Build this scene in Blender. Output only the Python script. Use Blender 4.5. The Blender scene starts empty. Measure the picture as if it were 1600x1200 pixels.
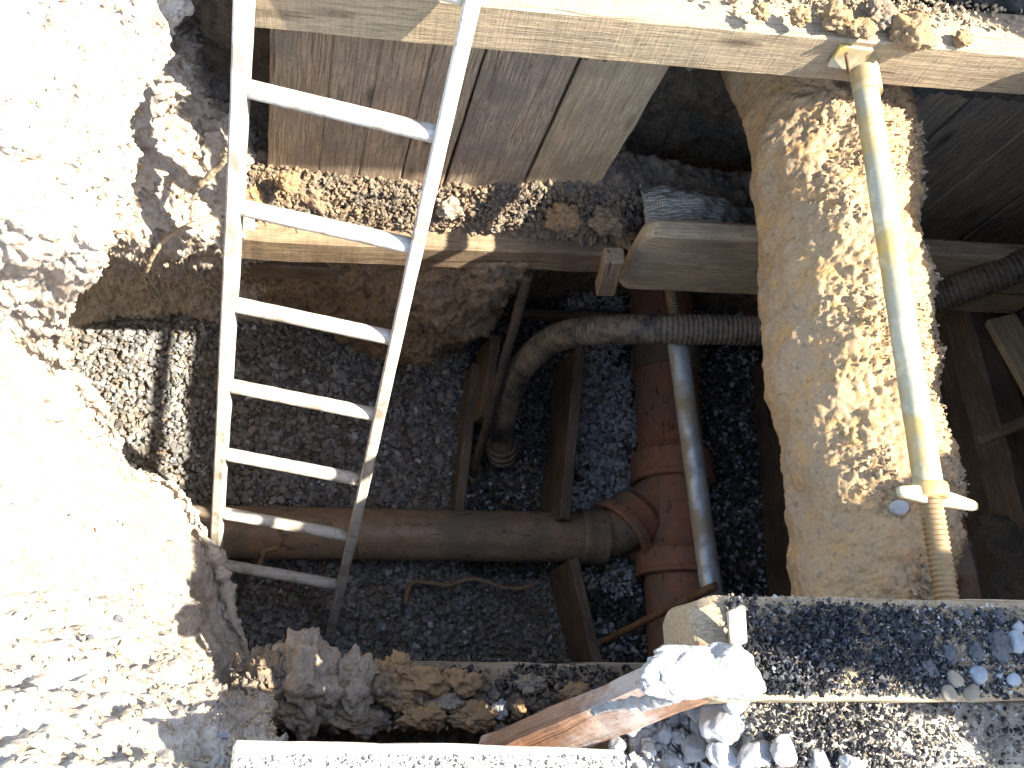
import bpy, bmesh, math, random
import numpy as np
from mathutils import Vector, Matrix

# ------------------------------------------------------------------ camera, light, exposure
random.seed(7)
RNG = np.random.default_rng(7)
S = bpy.context.scene
COL = S.collection
F = 1560.0           # focal length in photo pixels (1600 wide)
CZ = 1.6             # camera height over the datum
_n = np.array([-388., -590., -F]); _n /= np.linalg.norm(_n)
_Z = -_n
_X = np.array([(590.*590. + F*F)/388., -590., -F]); _X /= np.linalg.norm(_X)
_Y = np.cross(_Z, _X)
M = np.array([_X, _Y, _Z])      # world = M @ camera vector
cam = bpy.data.objects.new('camera', bpy.data.cameras.new('camera'))
COL.objects.link(cam)
mw = Matrix.Identity(4)
for i in range(3):
    for j in range(3):
        mw[i][j] = M[i][j]
mw[2][3] = CZ
cam.matrix_world = mw
cam.data.sensor_width = 36.0
cam.data.lens = 36.0*F/1600.0
cam.data.clip_start = 0.02
cam.data.clip_end = 400
S.camera = cam

SUNV = Vector((1.0, -0.24, 1.38)).normalized()
world = bpy.data.worlds.new('World'); S.world = world; world.use_nodes = True
wn = world.node_tree; wn.nodes.clear()
sky = wn.nodes.new('ShaderNodeTexSky'); sky.sky_type = 'NISHITA'; sky.sun_disc = False
sky.sun_elevation = math.asin(SUNV.z); sky.sun_rotation = math.atan2(SUNV.x, SUNV.y)
bg = wn.nodes.new('ShaderNodeBackground'); bg.inputs['Strength'].default_value = 0.15
wo = wn.nodes.new('ShaderNodeOutputWorld')
wn.links.new(sky.outputs[0], bg.inputs[0]); wn.links.new(bg.outputs[0], wo.inputs[0])
sl = bpy.data.lights.new('sun', 'SUN'); sl.energy = 5.0; sl.angle = math.radians(0.53); sl.color = (1, .95, .86)
sun = bpy.data.objects.new('sun', sl); COL.objects.link(sun)
sun.rotation_euler = SUNV.to_track_quat('Z', 'Y').to_euler()
sun.location = (3, 0, 4)
S.view_settings.view_transform = 'Standard'; S.view_settings.look = 'None'
S.view_settings.exposure = 2.2; S.view_settings.gamma = 1
S.render.engine = 'CYCLES'
S.render.resolution_x = 1024; S.render.resolution_y = 768

# ------------------------------------------------------------------ geometry helpers
def at(px, py, z):
    """world point seen at photo pixel (px,py) on the level z"""
    d = M @ np.array([px-800., -(py-600.), -F])
    return d*((z-CZ)/d[2]) + np.array([0, 0, CZ])
def aty(px, py, y):
    d = M @ np.array([px-800., -(py-600.), -F])
    return d*(y/d[1]) + np.array([0, 0, CZ])

_perm = RNG.permutation(256); _perm = np.concatenate([_perm, _perm, _perm])
_grad = RNG.normal(size=(256, 3)); _grad /= np.linalg.norm(_grad, axis=1)[:, None]
def perlin(p):
    pi = np.floor(p).astype(int); pf = p-pi; pi &= 255
    u = pf*pf*pf*(pf*(pf*6-15)+10)
    out = 0
    for dx in (0, 1):
        for dy in (0, 1):
            for dz in (0, 1):
                h = _perm[_perm[_perm[(pi[:, 0]+dx) & 255]+((pi[:, 1]+dy) & 255)]+((pi[:, 2]+dz) & 255)]
                g = _grad[h]
                d = (g*(pf-np.array([dx, dy, dz]))).sum(1)
                w = (u[:, 0] if dx else 1-u[:, 0])*(u[:, 1] if dy else 1-u[:, 1])*(u[:, 2] if dz else 1-u[:, 2])
                out = out+d*w
    return out*1.6
def fbm(p, scale, octv=5, gain=.5, off=0., mode=0):
    p = np.asarray(p, float)*scale+off
    a, t = 1., 0.
    for o in range(octv):
        n = perlin(p)
        if mode == 1: n = np.abs(n)*2-.5          # billow: round clods with creases
        if mode == 2: n = .5-np.abs(n)*2
        t = t+a*n; a *= gain; p = p*2.03+17.1
    return t

def mesh_from(name, v, f, smooth=True):
    me = bpy.data.meshes.new(name)
    v = np.asarray(v, np.float32); f = np.asarray(f, np.int32)
    me.vertices.add(len(v)); me.vertices.foreach_set('co', v.ravel())
    k = f.shape[1]
    me.loops.add(f.size); me.loops.foreach_set('vertex_index', f.ravel())
    me.polygons.add(len(f))
    me.polygons.foreach_set('loop_start', np.arange(len(f), dtype=np.int32)*k)
    me.polygons.foreach_set('loop_total', np.full(len(f), k, np.int32))
    me.polygons.foreach_set('use_smooth', np.full(len(f), smooth))
    me.update(calc_edges=True); me.validate()
    return me
def link(name, me, mat=None, parent=None, loc=None, rot=None):
    o = bpy.data.objects.new(name, me); COL.objects.link(o)
    if mat is not None and me is not None and not me.materials: me.materials.append(mat)
    m = Matrix.Translation(Vector(loc) if loc is not None else Vector((0, 0, 0)))
    if rot is not None: m = m @ rot.to_4x4()
    if parent is not None:
        o.parent = parent
        o.matrix_basis = Matrix.Translation(-Vector(world_loc(parent))) @ m if parent.type == 'EMPTY' else parent_mat(parent).inverted() @ m
    else:
        o.matrix_basis = m
    return o
def parent_mat(o):
    m = o.matrix_basis.copy()
    while o.parent:
        o = o.parent; m = o.matrix_basis @ m
    return m
def world_loc(o): return parent_mat(o).translation
def tag(o, label=None, cat=None, group=None, kind=None):
    if label: o['label'] = label
    if cat: o['category'] = cat
    if group: o['group'] = group
    if kind: o['kind'] = kind
    return o
def thing(name, label, cat, loc, group=None):
    o = bpy.data.objects.new(name, None); COL.objects.link(o)
    o.empty_display_size = .05; o.location = Vector(loc)
    return tag(o, label, cat, group)

def gridfaces(n, m, closed=False, base=0):
    i, j = np.meshgrid(np.arange(n-1), np.arange(m if closed else m-1), indexing='ij')
    j2 = (j+1) % m
    return np.stack([i*m+j, (i+1)*m+j, (i+1)*m+j2, i*m+j2], -1).reshape(-1, 4)+base
def catmull(P, n):
    P = np.asarray(P, float); k = len(P)
    t = np.linspace(0, k-1-1e-9, n); i = t.astype(int); u = (t-i)
    u = u.reshape((-1,)+(1,)*(P.ndim-1))
    g = lambda q: P[np.clip(q, 0, k-1)]
    a, b, c, d = g(i-1), g(i), g(i+1), g(i+2)
    return .5*((2*b)+(-a+c)*u+(2*a-5*b+4*c-d)*u*u+(-a+3*b-3*c+d)*u**3)
def normals(G, closed=False):
    du = np.gradient(G, axis=0)
    if closed: dv = np.roll(G, -1, 1)-np.roll(G, 1, 1)
    else: dv = np.gradient(G, axis=1)
    n = np.cross(du, dv); n /= np.linalg.norm(n, axis=2)[..., None]+1e-12
    return n
def loft(name, ctrl, n, m, mat, amp=.02, sc=8, fine=.006, fsc=40, parent=None, off=0., flip=False, pits=0., fade=None):
    C = np.asarray(ctrl, float)
    G = catmull(C, n); G = np.swapaxes(catmull(np.swapaxes(G, 0, 1), m), 0, 1)
    N = normals(G)
    if flip: N = -N
    P = G.reshape(-1, 3)
    if pits:
        d = amp*fbm(P, sc, 4, .5, off)+fine*1.3*fbm(P, fsc, 4, .62, off+9, 0)
        d = d+.014*fbm(P, 9, 4, .55, off+61)-pits*np.clip(fbm(P, 16, 3, .6, off+29)-.38, 0, .5)+pits*.6*np.clip(fbm(P, 42, 3, .6, off+49)-.2, 0, .5)
    else: d = amp*fbm(P, sc, 4, .5, off)+fine*fbm(P, fsc, 4, .6, off+9, 1)
    if fade: d = d*np.tile(np.clip(1-(np.linspace(0, 1, m)-fade)/.05, .08, 1), n)
    P = P+N.reshape(-1, 3)*d[:, None]
    f = gridfaces(n, m)
    if flip: f = f[:, ::-1]
    return link(name, mesh_from(name, P, f), mat, parent)

def rotx(d, up=Vector((0, 0, 1))):
    """matrix whose X axis runs along d, Z near up"""
    x = Vector(d).normalized(); z = Vector(up)-x*Vector(up).dot(x)
    if z.length < 1e-4: z = Vector((0, 1, 0))-x*x.y
    z.normalize(); y = z.cross(x)
    return Matrix((x, y, z)).transposed()
def board_mesh(L, W, T, bev=.004, rough=.0015, seed=0, nx=None, endround=0.):
    """sawn timber, length on X, width on Y, thickness on Z; uneven, arrises worn"""
    nx = nx or max(6, int(L/.03))
    xs = np.concatenate([[0, bev], np.linspace(bev*2, L-bev*2, nx), [L-bev, L]]) if not endround else np.concatenate([endround*(1-np.cos(np.linspace(0, math.pi/2, 10))), np.linspace(endround*1.2, L-bev*2, nx), [L-bev, L]])
    _ = ([[0, bev], np.linspace(bev*2, L-bev*2, nx), [L-bev, L]])
    prof = []
    def side(a, b, k):
        for q in range(k): prof.append([a[0]+(b[0]-a[0])*q/k, a[1]+(b[1]-a[1])*q/k])
    w, t = W/2, T/2; c = bev
    ky = max(2, int(W/.03)); kz = max(2, int(T/.03))
    pts = [(-w+c, t), (w-c, t), (w, t-c), (w, -t+c), (w-c, -t), (-w+c, -t), (-w, -t+c), (-w, t-c)]
    ks = [ky, 1, kz, 1, ky, 1, kz, 1]
    for q in range(8): side(pts[q], pts[(q+1) % 8], ks[q])
    prof = np.array(prof); m = len(prof)
    G = np.zeros((len(xs), m, 3))
    for i, x in enumerate(xs):
        s = 1.0
        if (x < bev*.5 and not endround) or x > L-bev*.5: sy, sz = (w-c)/w, (t-c)/t
        else: sy = sz = 1.
        if endround and x < endround:
            q = math.sqrt(max(0, 1-(1-x/endround)**2)); sy *= .62+.38*q; sz *= .7+.3*q
        G[i, :, 0] = x; G[i, :, 1] = prof[:, 0]*sy; G[i, :, 2] = prof[:, 1]*sz
    P = G.reshape(-1, 3)
    P = P+np.stack([fbm(P, 9, 3, .5, seed+q*31.) for q in range(3)], 1)*rough
    P[:, 1] += rough*3*np.sin(P[:, 0]*2.1+seed)
    f = gridfaces(len(xs), m, True)
    v = list(map(tuple, P)); n0 = len(xs)
    me = bpy.data.meshes.new('board')
    fl = [tuple(int(q) for q in r) for r in f[:, ::-1]]
    fl.append(tuple(range(m))); fl.append(tuple(range((n0-1)*m, n0*m))[::-1])
    fl = [tuple(r[::-1]) for r in fl]
    me.from_pydata(v, [], fl); me.update()
    bm = bmesh.new(); bm.from_mesh(me); bmesh.ops.recalc_face_normals(bm, faces=bm.faces); bm.to_mesh(me); bm.free()
    for p in me.polygons: p.use_smooth = False
    return me
def board(name, p0, p1, W, T, mat, up=(0, 0, 1), parent=None, seed=0, **k):
    p0, p1 = Vector(p0), Vector(p1); L = (p1-p0).length
    return link(name, board_mesh(L, W, T, seed=seed, **k), mat, parent, p0, rotx(p1-p0, Vector(up)))

def sweep(path, rad, sides=20, caps=True, squash=None):
    path = np.asarray(path, float); n = len(path); rad = np.broadcast_to(rad, n)
    T = np.gradient(path, axis=0); T /= np.linalg.norm(T, axis=1)[:, None]
    up = np.array([0, 0, 1.]) if abs(T[0][2]) < .9 else np.array([1., 0, 0])
    G = np.zeros((n, sides, 3)); a = np.linspace(0, 2*math.pi, sides, endpoint=False)
    u = up-T[0]*(up@T[0]); u /= np.linalg.norm(u)
    for i in range(n):
        u = u-T[i]*(u@T[i]); u /= np.linalg.norm(u); w = np.cross(T[i], u)
        G[i] = path[i]+rad[i]*(np.cos(a)[:, None]*u+np.sin(a)[:, None]*w)
    return G
def sweep_obj(name, path, rad, mat, parent=None, sides=20, noise=0., nsc=30, smooth=True, seed=0., closed_ends=True):
    G = sweep(path, rad, sides); n = len(G)
    P = G.reshape(-1, 3)
    if noise:
        N = (G-np.asarray(path)[:, None, :]).reshape(-1, 3); N /= np.linalg.norm(N, axis=1)[:, None]+1e-9
        P = P+N*(noise*fbm(P, nsc, 4, .55, seed))[:, None]
    f = [tuple(map(int, r)) for r in gridfaces(n, sides, True)]
    if closed_ends:
        f.append(tuple(range(sides))); f.append(tuple(range((n-1)*sides, n*sides))[::-1])
    loc = P[:sides].mean(0)
    me = bpy.data.meshes.new(name); me.from_pydata([tuple(q) for q in (P-loc)], [], f); me.update()
    bm = bmesh.new(); bm.from_mesh(me); bmesh.ops.recalc_face_normals(bm, faces=bm.faces); bm.to_mesh(me); bm.free()
    for p in me.polygons: p.use_smooth = smooth and len(p.vertices) == 4
    return link(name, me, mat, parent, loc)
def lathe_obj(name, p0, axis, prof, mat, parent=None, sides=48, noise=0.0, seed=0., inner=None):
    """prof: list of (distance along axis, radius); sharp steps allowed"""
    ax = Vector(axis).normalized(); R = rotx(ax)
    pts = []
    for i, (x, r) in enumerate(prof): pts.append((x, r))
    a = np.linspace(0, 2*math.pi, sides, endpoint=False)
    G = np.array([[(x, r*math.cos(t), r*math.sin(t)) for t in a] for x, r in pts])
    P = G.reshape(-1, 3)
    if noise:
        N = P*np.array([0, 1, 1]); N /= np.linalg.norm(N, axis=1)[:, None]+1e-9
        P = P+N*(noise*fbm(P, 25, 4, .55, seed))[:, None]
    me = mesh_from(name, P, gridfaces(len(pts), sides, True)[:, ::-1])
    bm = bmesh.new(); bm.from_mesh(me)
    bmesh.ops.recalc_face_normals(bm, faces=bm.faces)
    for e in bm.edges:
        if len(e.link_faces) == 2 and e.calc_face_angle(0) > .6: e.smooth = False
    bm.to_mesh(me); bm.free()
    return link(name, me, mat, parent, p0, R)

def hull(pts):
    bm = bmesh.new()
    vs = [bm.verts.new(p) for p in pts]
    r = bmesh.ops.convex_hull(bm, input=vs)
    bmesh.ops.delete(bm, geom=[g for g in r['geom_interior'] if isinstance(g, bmesh.types.BMVert)], context='VERTS')
    bmesh.ops.triangulate(bm, faces=bm.faces)
    bm.verts.ensure_lookup_table(); bm.verts.index_update()
    v = np.array([x.co[:] for x in bm.verts]); f = np.array([[q.index for q in x.verts] for x in bm.faces])
    bm.free(); return v, f
def rock_templates(k, npts, rnd=.15, seed=1):
    g = np.random.default_rng(seed); out = []
    for i in range(k):
        p = g.normal(size=(npts, 3)); p /= np.linalg.norm(p, axis=1)[:, None]
        p *= (1-rnd+rnd*2*g.random((npts, 1))); p *= np.array([1, g.uniform(.65, .95), g.uniform(.5, .8)])*.5
        out.append(hull([Vector(q) for q in p]))
    return out
ANG = rock_templates(14, 15, .12, 3)      # crushed stone
CRB = rock_templates(10, 10, .3, 5)       # rough crumbs
def randrot(n, g, tilt=1.0):
    q = g.normal(size=(n, 4)); q[:, 1:3] *= tilt
    q /= np.linalg.norm(q, axis=1)[:, None]
    w, x, y, z = q.T
    return np.stack([np.stack([1-2*(y*y+z*z), 2*(x*y-z*w), 2*(x*z+y*w)], -1),
                     np.stack([2*(x*y+z*w), 1-2*(x*x+z*z), 2*(y*z-x*w)], -1),
                     np.stack([2*(x*z-y*w), 2*(y*z+x*w), 1-2*(x*x+y*y)], -1)], 1)
def scatter(name, pts, size, mat, tmpl=None, seed=1, tilt=1., parent=None):
    tmpl = tmpl or ANG; g = np.random.default_rng(seed)
    pts = np.asarray(pts, float); n = len(pts); size = np.broadcast_to(size, n)
    R = randrot(n, g, tilt); k = g.integers(0, len(tmpl), n)
    V, Fc, base = [], [], 0
    for t, (v, f) in enumerate(tmpl):
        idx = np.where(k == t)[0]
        if not len(idx): continue
        W = np.einsum('nij,vj->nvi', R[idx], v)*size[idx][:, None, None]+pts[idx][:, None, :]
        V.append(W.reshape(-1, 3))
        Fc.append((f[None]+(np.arange(len(idx))*len(v))[:, None, None]).reshape(-1, 3)+base); base += W.shape[0]*W.shape[1]
    return link(name, mesh_from(name, np.concatenate(V), np.concatenate(Fc), False), mat, parent)

def lump(name, loc, size, mat, seed=0, rough=.25, facet=.0, sub=4, rot=0., parent=None, sc=1.6, cut=6):
    """a stone or clod: icosphere planed by random cuts, then weathered"""
    bm = bmesh.new(); bmesh.ops.create_icosphere(bm, subdivisions=sub, radius=1)
    P = np.array([v.co[:] for v in bm.verts]); f = np.array([[q.index for q in x.verts] for x in bm.faces]); bm.free()
    g = np.random.default_rng(seed+100)
    for i in range(cut):
        d = g.normal(size=3); d /= np.linalg.norm(d); h = g.uniform(.62, .9)
        s = P@d; P = P-np.maximum(s-h, 0)[:, None]*d*.9
    n = P/np.linalg.norm(P, axis=1)[:, None]
    P = P+n*(rough*.50*fbm(P, sc, 3, .5, seed*3.3)+rough*.11*fbm(P, sc*2.6, 5, .55, seed*5.1)+rough*.07*np.clip(fbm(P, sc*5, 3, .6, seed*7.7), -.2, .6))[:, None]
    P = P*np.array(size)
    c, s = math.cos(rot), math.sin(rot)
    P = P@np.array([[c, s, 0], [-s, c, 0], [0, 0, 1]])
    return link(name, mesh_from(name, P, f, True), mat, parent, loc)

# ------------------------------------------------------------------ materials
class NT:
    def __init__(s, name):
        s.m = bpy.data.materials.new(name); s.m.use_nodes = True; s.t = s.m.node_tree; s.t.nodes.clear()
        s.out = s.n('OutputMaterial'); s.b = s.n('BsdfPrincipled'); s.l(s.b.outputs[0], s.out.inputs[0])
        s.tc = s.n('TexCoord'); s.obj = s.tc.outputs['Object']
        s.b.inputs['Roughness'].default_value = .9
        s.b.inputs['Specular IOR Level'].default_value = .25
    def n(s, k): return s.t.nodes.new('ShaderNode'+k)
    def l(s, a, b): s.t.links.new(a, b)
    def geo(s): g = s.n('NewGeometry'); return g
    def map(s, scale=(1, 1, 1), loc=(0, 0, 0), src=None, rnd=False):
        m = s.n('Mapping'); m.inputs['Scale'].default_value = scale; m.inputs['Location'].default_value = loc
        s.l(src or s.obj, m.inputs[0])
        if rnd:
            oi = s.n('ObjectInfo'); vm = s.n('VectorMath'); vm.operation = 'SCALE'; vm.inputs['Scale'].default_value = 37.
            cb = s.n('CombineXYZ'); [s.l(oi.outputs['Random'], cb.inputs[i]) for i in range(3)]
            s.l(cb.outputs[0], vm.inputs[0]); s.l(vm.outputs[0], m.inputs['Location'])
        return m.outputs[0]
    def noise(s, scale, det=6, rough=.6, vec=None, dist=0):
        n = s.n('TexNoise'); n.inputs['Scale'].default_value = scale; n.inputs['Detail'].default_value = det
        n.inputs['Roughness'].default_value = rough; n.inputs['Distortion'].default_value = dist
        s.l(vec or s.obj, n.inputs['Vector']); return n.outputs[0]
    def ramp(s, fac, stops):
        r = s.n('ValToRGB'); e = r.color_ramp.elements
        while len(e) < len(stops): e.new(.5)
        for i, (p, c) in enumerate(stops):
            e[i].position = p; e[i].color = (c if isinstance(c, tuple) else (c, c, c))+(1,)
        s.l(fac, r.inputs[0]); return r.outputs[0]
    def mix(s, fac, a, b, mode='MIX'):
        m = s.n('Mix'); m.data_type = 'RGBA'; m.blend_type = mode
        for v, i in ((fac, 0), (a, 6), (b, 7)):
            if isinstance(v, (int, float)): m.inputs[i].default_value = v if i == 0 else (v, v, v, 1)
            elif isinstance(v, tuple): m.inputs[i].default_value = v+(1,)
            else: s.l(v, m.inputs[i])
        return m.outputs[2]
    def math(s, op, a, b=0.):
        m = s.n('Math'); m.operation = op
        for v, i in ((a, 0), (b, 1)):
            if isinstance(v, (int, float)): m.inputs[i].default_value = v
            else: s.l(v, m.inputs[i])
        return m.outputs[0]
    def bump(s, h, dist, strength=1., prev=None):
        b = s.n('Bump'); b.inputs['Distance'].default_value = dist; b.inputs['Strength'].default_value = strength
        s.l(h, b.inputs['Height'])
        if prev is not None: s.l(prev, b.inputs['Normal'])
        return b.outputs[0]
    def done(s, color, normal=None, rough=None):
        if isinstance(color, tuple): s.b.inputs['Base Color'].default_value = color+(1,)
        else: s.l(color, s.b.inputs['Base Color'])
        if normal is not None: s.l(normal, s.b.inputs['Normal'])
        if rough is not None:
            if isinstance(rough, float): s.b.inputs['Roughness'].default_value = rough
            else: s.l(rough, s.b.inputs['Roughness'])
        return s.m

def soil(name, c1, c2, c3, dark=(.06, .045, .03), grit=.3, bumpd=.006, sc=1.):
    m = NT(name); p = m.map((sc, sc, sc))
    a = m.noise(5, 6, .6, p); b = m.noise(23, 7, .65, p); c = m.noise(140, 4, .6, p)
    col = m.mix(m.ramp(a, [(.35, 0.), (.62, 1.)]), c1, c2)
    col = m.mix(m.ramp(b, [(.48, 0.), (.66, 1.)]), col, c3)
    col = m.mix(m.ramp(m.noise(60, 5, .7, p), [(.56, 0.), (.7, .6)]), col, dark)
    col = m.mix(grit, col, m.ramp(c, [(.3, .25), (.7, 1.)]), 'MULTIPLY')
    v = m.n('TexVoronoi'); v.inputs['Scale'].default_value = 90; m.l(p, v.inputs['Vector'])
    n = m.bump(m.noise(45, 8, .7, p), bumpd*2, .8)
    n = m.bump(v.outputs['Distance'], bumpd*.5, .5, n)
    n = m.bump(c, bumpd*.35, .8, n)
    return m.done(col, n, .95)
def wood(name, c1, c2, c3, stain=None, stamt=.5, saw=0., grain=1., rough=.8, wear=None):
    """long grain on local X"""
    m = NT(name); p = m.map((1, 1, 1), rnd=True)
    def sc(v, src=p):
        q = m.n('Mapping'); q.inputs['Scale'].default_value = v; m.l(src, q.inputs[0]); return q.outputs[0]
    warp = m.noise(2.2, 3, .5, sc((1.5, 6, 6)))
    vm = m.n('VectorMath'); vm.operation = 'SCALE'; cb = m.n('CombineXYZ')
    m.l(warp, cb.inputs[1]); m.l(warp, cb.inputs[2]); m.l(cb.outputs[0], vm.inputs[0]); vm.inputs['Scale'].default_value = .035
    ad = m.n('VectorMath'); ad.operation = 'ADD'; m.l(p, ad.inputs[0]); m.l(vm.outputs[0], ad.inputs[1])
    g1 = m.noise(1., 6, .7, sc((2.2, 75, 75), ad.outputs[0])); g2 = m.noise(1., 5, .75, sc((6, 260, 260), ad.outputs[0]))
    big = m.noise(1., 4, .6, sc((3, 12, 12)))
    col = m.mix(m.ramp(g1, [(.38, 0.), (.6, 1.)]), c1, c2)
    col = m.mix(.55, col, m.ramp(g1, [(.36, .45), (.52, 1.), (.60, 1.), (.66, .55)]), 'MULTIPLY')
    col = m.mix(m.ramp(big, [(.42, 0.), (.68, .8)]), col, c3)
    col = m.mix(min(1., .75*grain), col, m.ramp(g2, [(.38, .35), (.58, 1.)]), 'MULTIPLY')
    # cracks along the grain
    cr = m.ramp(m.noise(1., 3, .5, sc((1.2, 45, 45), ad.outputs[0])), [(.30, 0.), (.35, 1.)])
    col = m.mix(.7, col, cr, 'MULTIPLY')
    # knots
    v = m.n('TexVoronoi'); v.inputs['Scale'].default_value = 1.; m.l(sc((2.6, 9, 9)), v.inputs['Vector'])
    kn = m.ramp(v.outputs['Distance'], [(.06, 1.), (.15, 0.)])
    col = m.mix(m.math('MULTIPLY', kn, .75), col, (.05, .03, .018))
    if stain:
        st = m.ramp(m.noise(7, 6, .7, p), [(.5-.12*stamt, 0.), (.62, 1.)])
        col = m.mix(m.math('MULTIPLY', st, min(1., .55+.4*stamt)), col, stain)
    col = m.mix(m.ramp(m.noise(120, 3, .6, p), [(.62, 0.), (.72, .5)]), col, (.03, .025, .02))
    n = m.bump(g1, .004*grain, .8); n = m.bump(g2, .002*grain, .9, n)
    if saw:
        s2 = m.noise(1., 3, .6, sc((190, 8, 8))); n = m.bump(s2, .0016*saw, 1., n)
        col = m.mix(.3, col, m.ramp(s2, [(.35, .5), (.6, 1.)]), 'MULTIPLY')
    n = m.bump(m.noise(30, 6, .7, p), .002, .5, n)
    return m.done(col, n, rough)
def stone(name, stops, rough=.85, bumpd=.002, wet=False, dust=None, island=True, nsc=60):
    m = NT(name)
    if island: r = m.geo().outputs['Random Per Island']
    else: r = m.n('ObjectInfo').outputs['Random']
    col = m.ramp(r, stops)
    col = m.mix(.45, col, m.ramp(m.noise(nsc, 5, .65), [(.3, .35), (.68, 1.)]), 'MULTIPLY')
    if dust: col = m.mix(m.ramp(m.noise(9, 5, .65), [(.45, 0.), (.65, dust[1])]), col, dust[0])
    n = m.bump(m.noise(nsc*2.2, 5, .7), bumpd, .7)
    if wet: m.b.inputs['Specular IOR Level'].default_value = .6
    return m.done(col, n, rough)

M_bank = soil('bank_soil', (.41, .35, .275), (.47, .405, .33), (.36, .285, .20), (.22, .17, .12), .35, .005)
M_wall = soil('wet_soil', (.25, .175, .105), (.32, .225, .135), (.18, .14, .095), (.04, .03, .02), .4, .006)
M_deb = soil('debris_soil', (.24, .18, .12), (.31, .22, .13), (.17, .15, .13), (.03, .03, .03), .4, .006)
M_clay = soil('clay_crust', (.49, .33, .17), (.40, .28, .165), (.52, .31, .125), (.12, .08, .05), .3, .005)
M_clod = soil('orange_clod', (.36, .23, .11), (.30, .20, .12), (.42, .25, .10), (.10, .07, .04), .3, .004, 2.)
M_greyclod = soil('grey_clod', (.31, .25, .175), (.36, .30, .23), (.27, .19, .11), (.06, .05, .04), .3, .004, 2.)
M_crumb = soil('crumb_soil', (.38, .29, .18), (.44, .34, .22), (.30, .22, .13), (.14, .10, .07), .3, .002, 3.)
M_dark = soil('dark_soil', (.13, .11, .085), (.17, .14, .10), (.09, .08, .07), (.03, .03, .03), .4, .006)
M_conc = soil('concrete_rubble', (.40, .38, .35), (.32, .30, .28), (.44, .42, .39), (.2, .19, .17), .35, .004, 2.)
M_waler = wood('sawn_pine', (.50, .39, .25), (.42, .31, .19), (.46, .34, .20), (.30, .22, .14), .3, 1.)
M_waler2 = wood('dirty_pine', (.37, .27, .16), (.30, .21, .12), (.33, .23, .13), (.15, .10, .06), .7, .4)
M_plank = wood('weathered_plank', (.60, .46, .30), (.44, .32, .20), (.50, .33, .20), (.26, .20, .14), .5, 0., 1.3)
M_plankd = wood('grey_plank', (.55, .43, .29), (.41, .31, .205), (.48, .35, .22), (.20, .155, .12), .5, 0., 1.3)
M_planky = wood('tan_plank', (.62, .49, .30), (.50, .38, .22), (.54, .39, .22), (.30, .22, .14), .4, 0., 1.)
M_wet = wood('wet_board', (.25, .175, .11), (.18, .125, .08), (.22, .15, .095), (.08, .058, .038), .5, 0., 1., .6)
M_red = wood('reddish_board', (.33, .17, .09), (.27, .13, .07), (.38, .23, .14), (.45, .40, .35), .25, 0., .8)
M_pale = wood('bleached_board', (.48, .42, .33), (.40, .34, .26), (.44, .38, .29), (.35, .30, .25), .4, 0., .8)
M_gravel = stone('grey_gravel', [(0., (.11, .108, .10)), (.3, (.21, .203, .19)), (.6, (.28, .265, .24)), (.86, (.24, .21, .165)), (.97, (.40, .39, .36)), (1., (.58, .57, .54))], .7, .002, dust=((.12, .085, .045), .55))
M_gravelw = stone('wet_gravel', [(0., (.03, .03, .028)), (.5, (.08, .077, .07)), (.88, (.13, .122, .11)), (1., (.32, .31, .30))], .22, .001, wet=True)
M_gravelp = stone('pale_gravel', [(0., (.24, .22, .19)), (.4, (.46, .43, .38)), (.8, (.62, .585, .52)), (1., (.70, .67, .61))], .5, .002)
M_asph = stone('asphalt_crumb', [(0., (.012, .012, .014)), (.6, (.03, .03, .033)), (.9, (.06, .06, .062)), (1., (.18, .17, .16))], .55, .001)
M_stonel = stone('limestone', [(0., (.26, .25, .24)), (1., (.40, .39, .37))], .9, .003, island=False, dust=((.36, .33, .29), .5))
M_stoneb = stone('blue_stone', [(0., (.24, .26, .28)), (1., (.32, .33, .34))], .7, .002, island=False, dust=((.30, .25, .18), .5))
M_stonebr = stone('brown_stone', [(0., (.22, .17, .11)), (1., (.28, .23, .17))], .8, .002, island=False, dust=((.30, .25, .18), .4))

def metal(name, base, rust, amt=.5, rough=.45, dirt=(.25, .2, .13)):
    m = NT(name); m.b.inputs['Metallic'].default_value = .55
    a = m.noise(18, 6, .65); b = m.noise(6, 4, .6, m.map((1, 1, 1), rnd=True))
    col = m.mix(m.ramp(b, [(.5-.1*amt, 0.), (.58, 1.)]), base, rust)
    col = m.mix(m.ramp(a, [(.52, 0.), (.66, .8)]), col, dirt)
    met = m.ramp(m.math('MAXIMUM', a, b), [(.5, .6), (.6, 0.)]); m.l(met, m.b.inputs['Metallic'])
    n = m.bump(m.noise(90, 5, .6), .001, .6)
    return m.done(col, n, m.ramp(a, [(.4, rough), (.65, .9)]))
M_strut = metal('zinc_yellow_tube', (.38, .35, .25), (.46, .30, .09), .7, .65, (.46, .38, .24))
M_thread = metal('rusty_thread', (.27, .18, .09), (.20, .12, .05), .9, .55, (.26, .19, .10))
M_zinc = metal('galvanised_tube', (.33, .34, .33), (.24, .19, .12), .4, .35, (.22, .17, .10))
M_rust = metal('rusty_bar', (.16, .09, .045), (.12, .06, .03), .8, .7, (.14, .09, .05))
M_alu = NT('ladder_wood')
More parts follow.
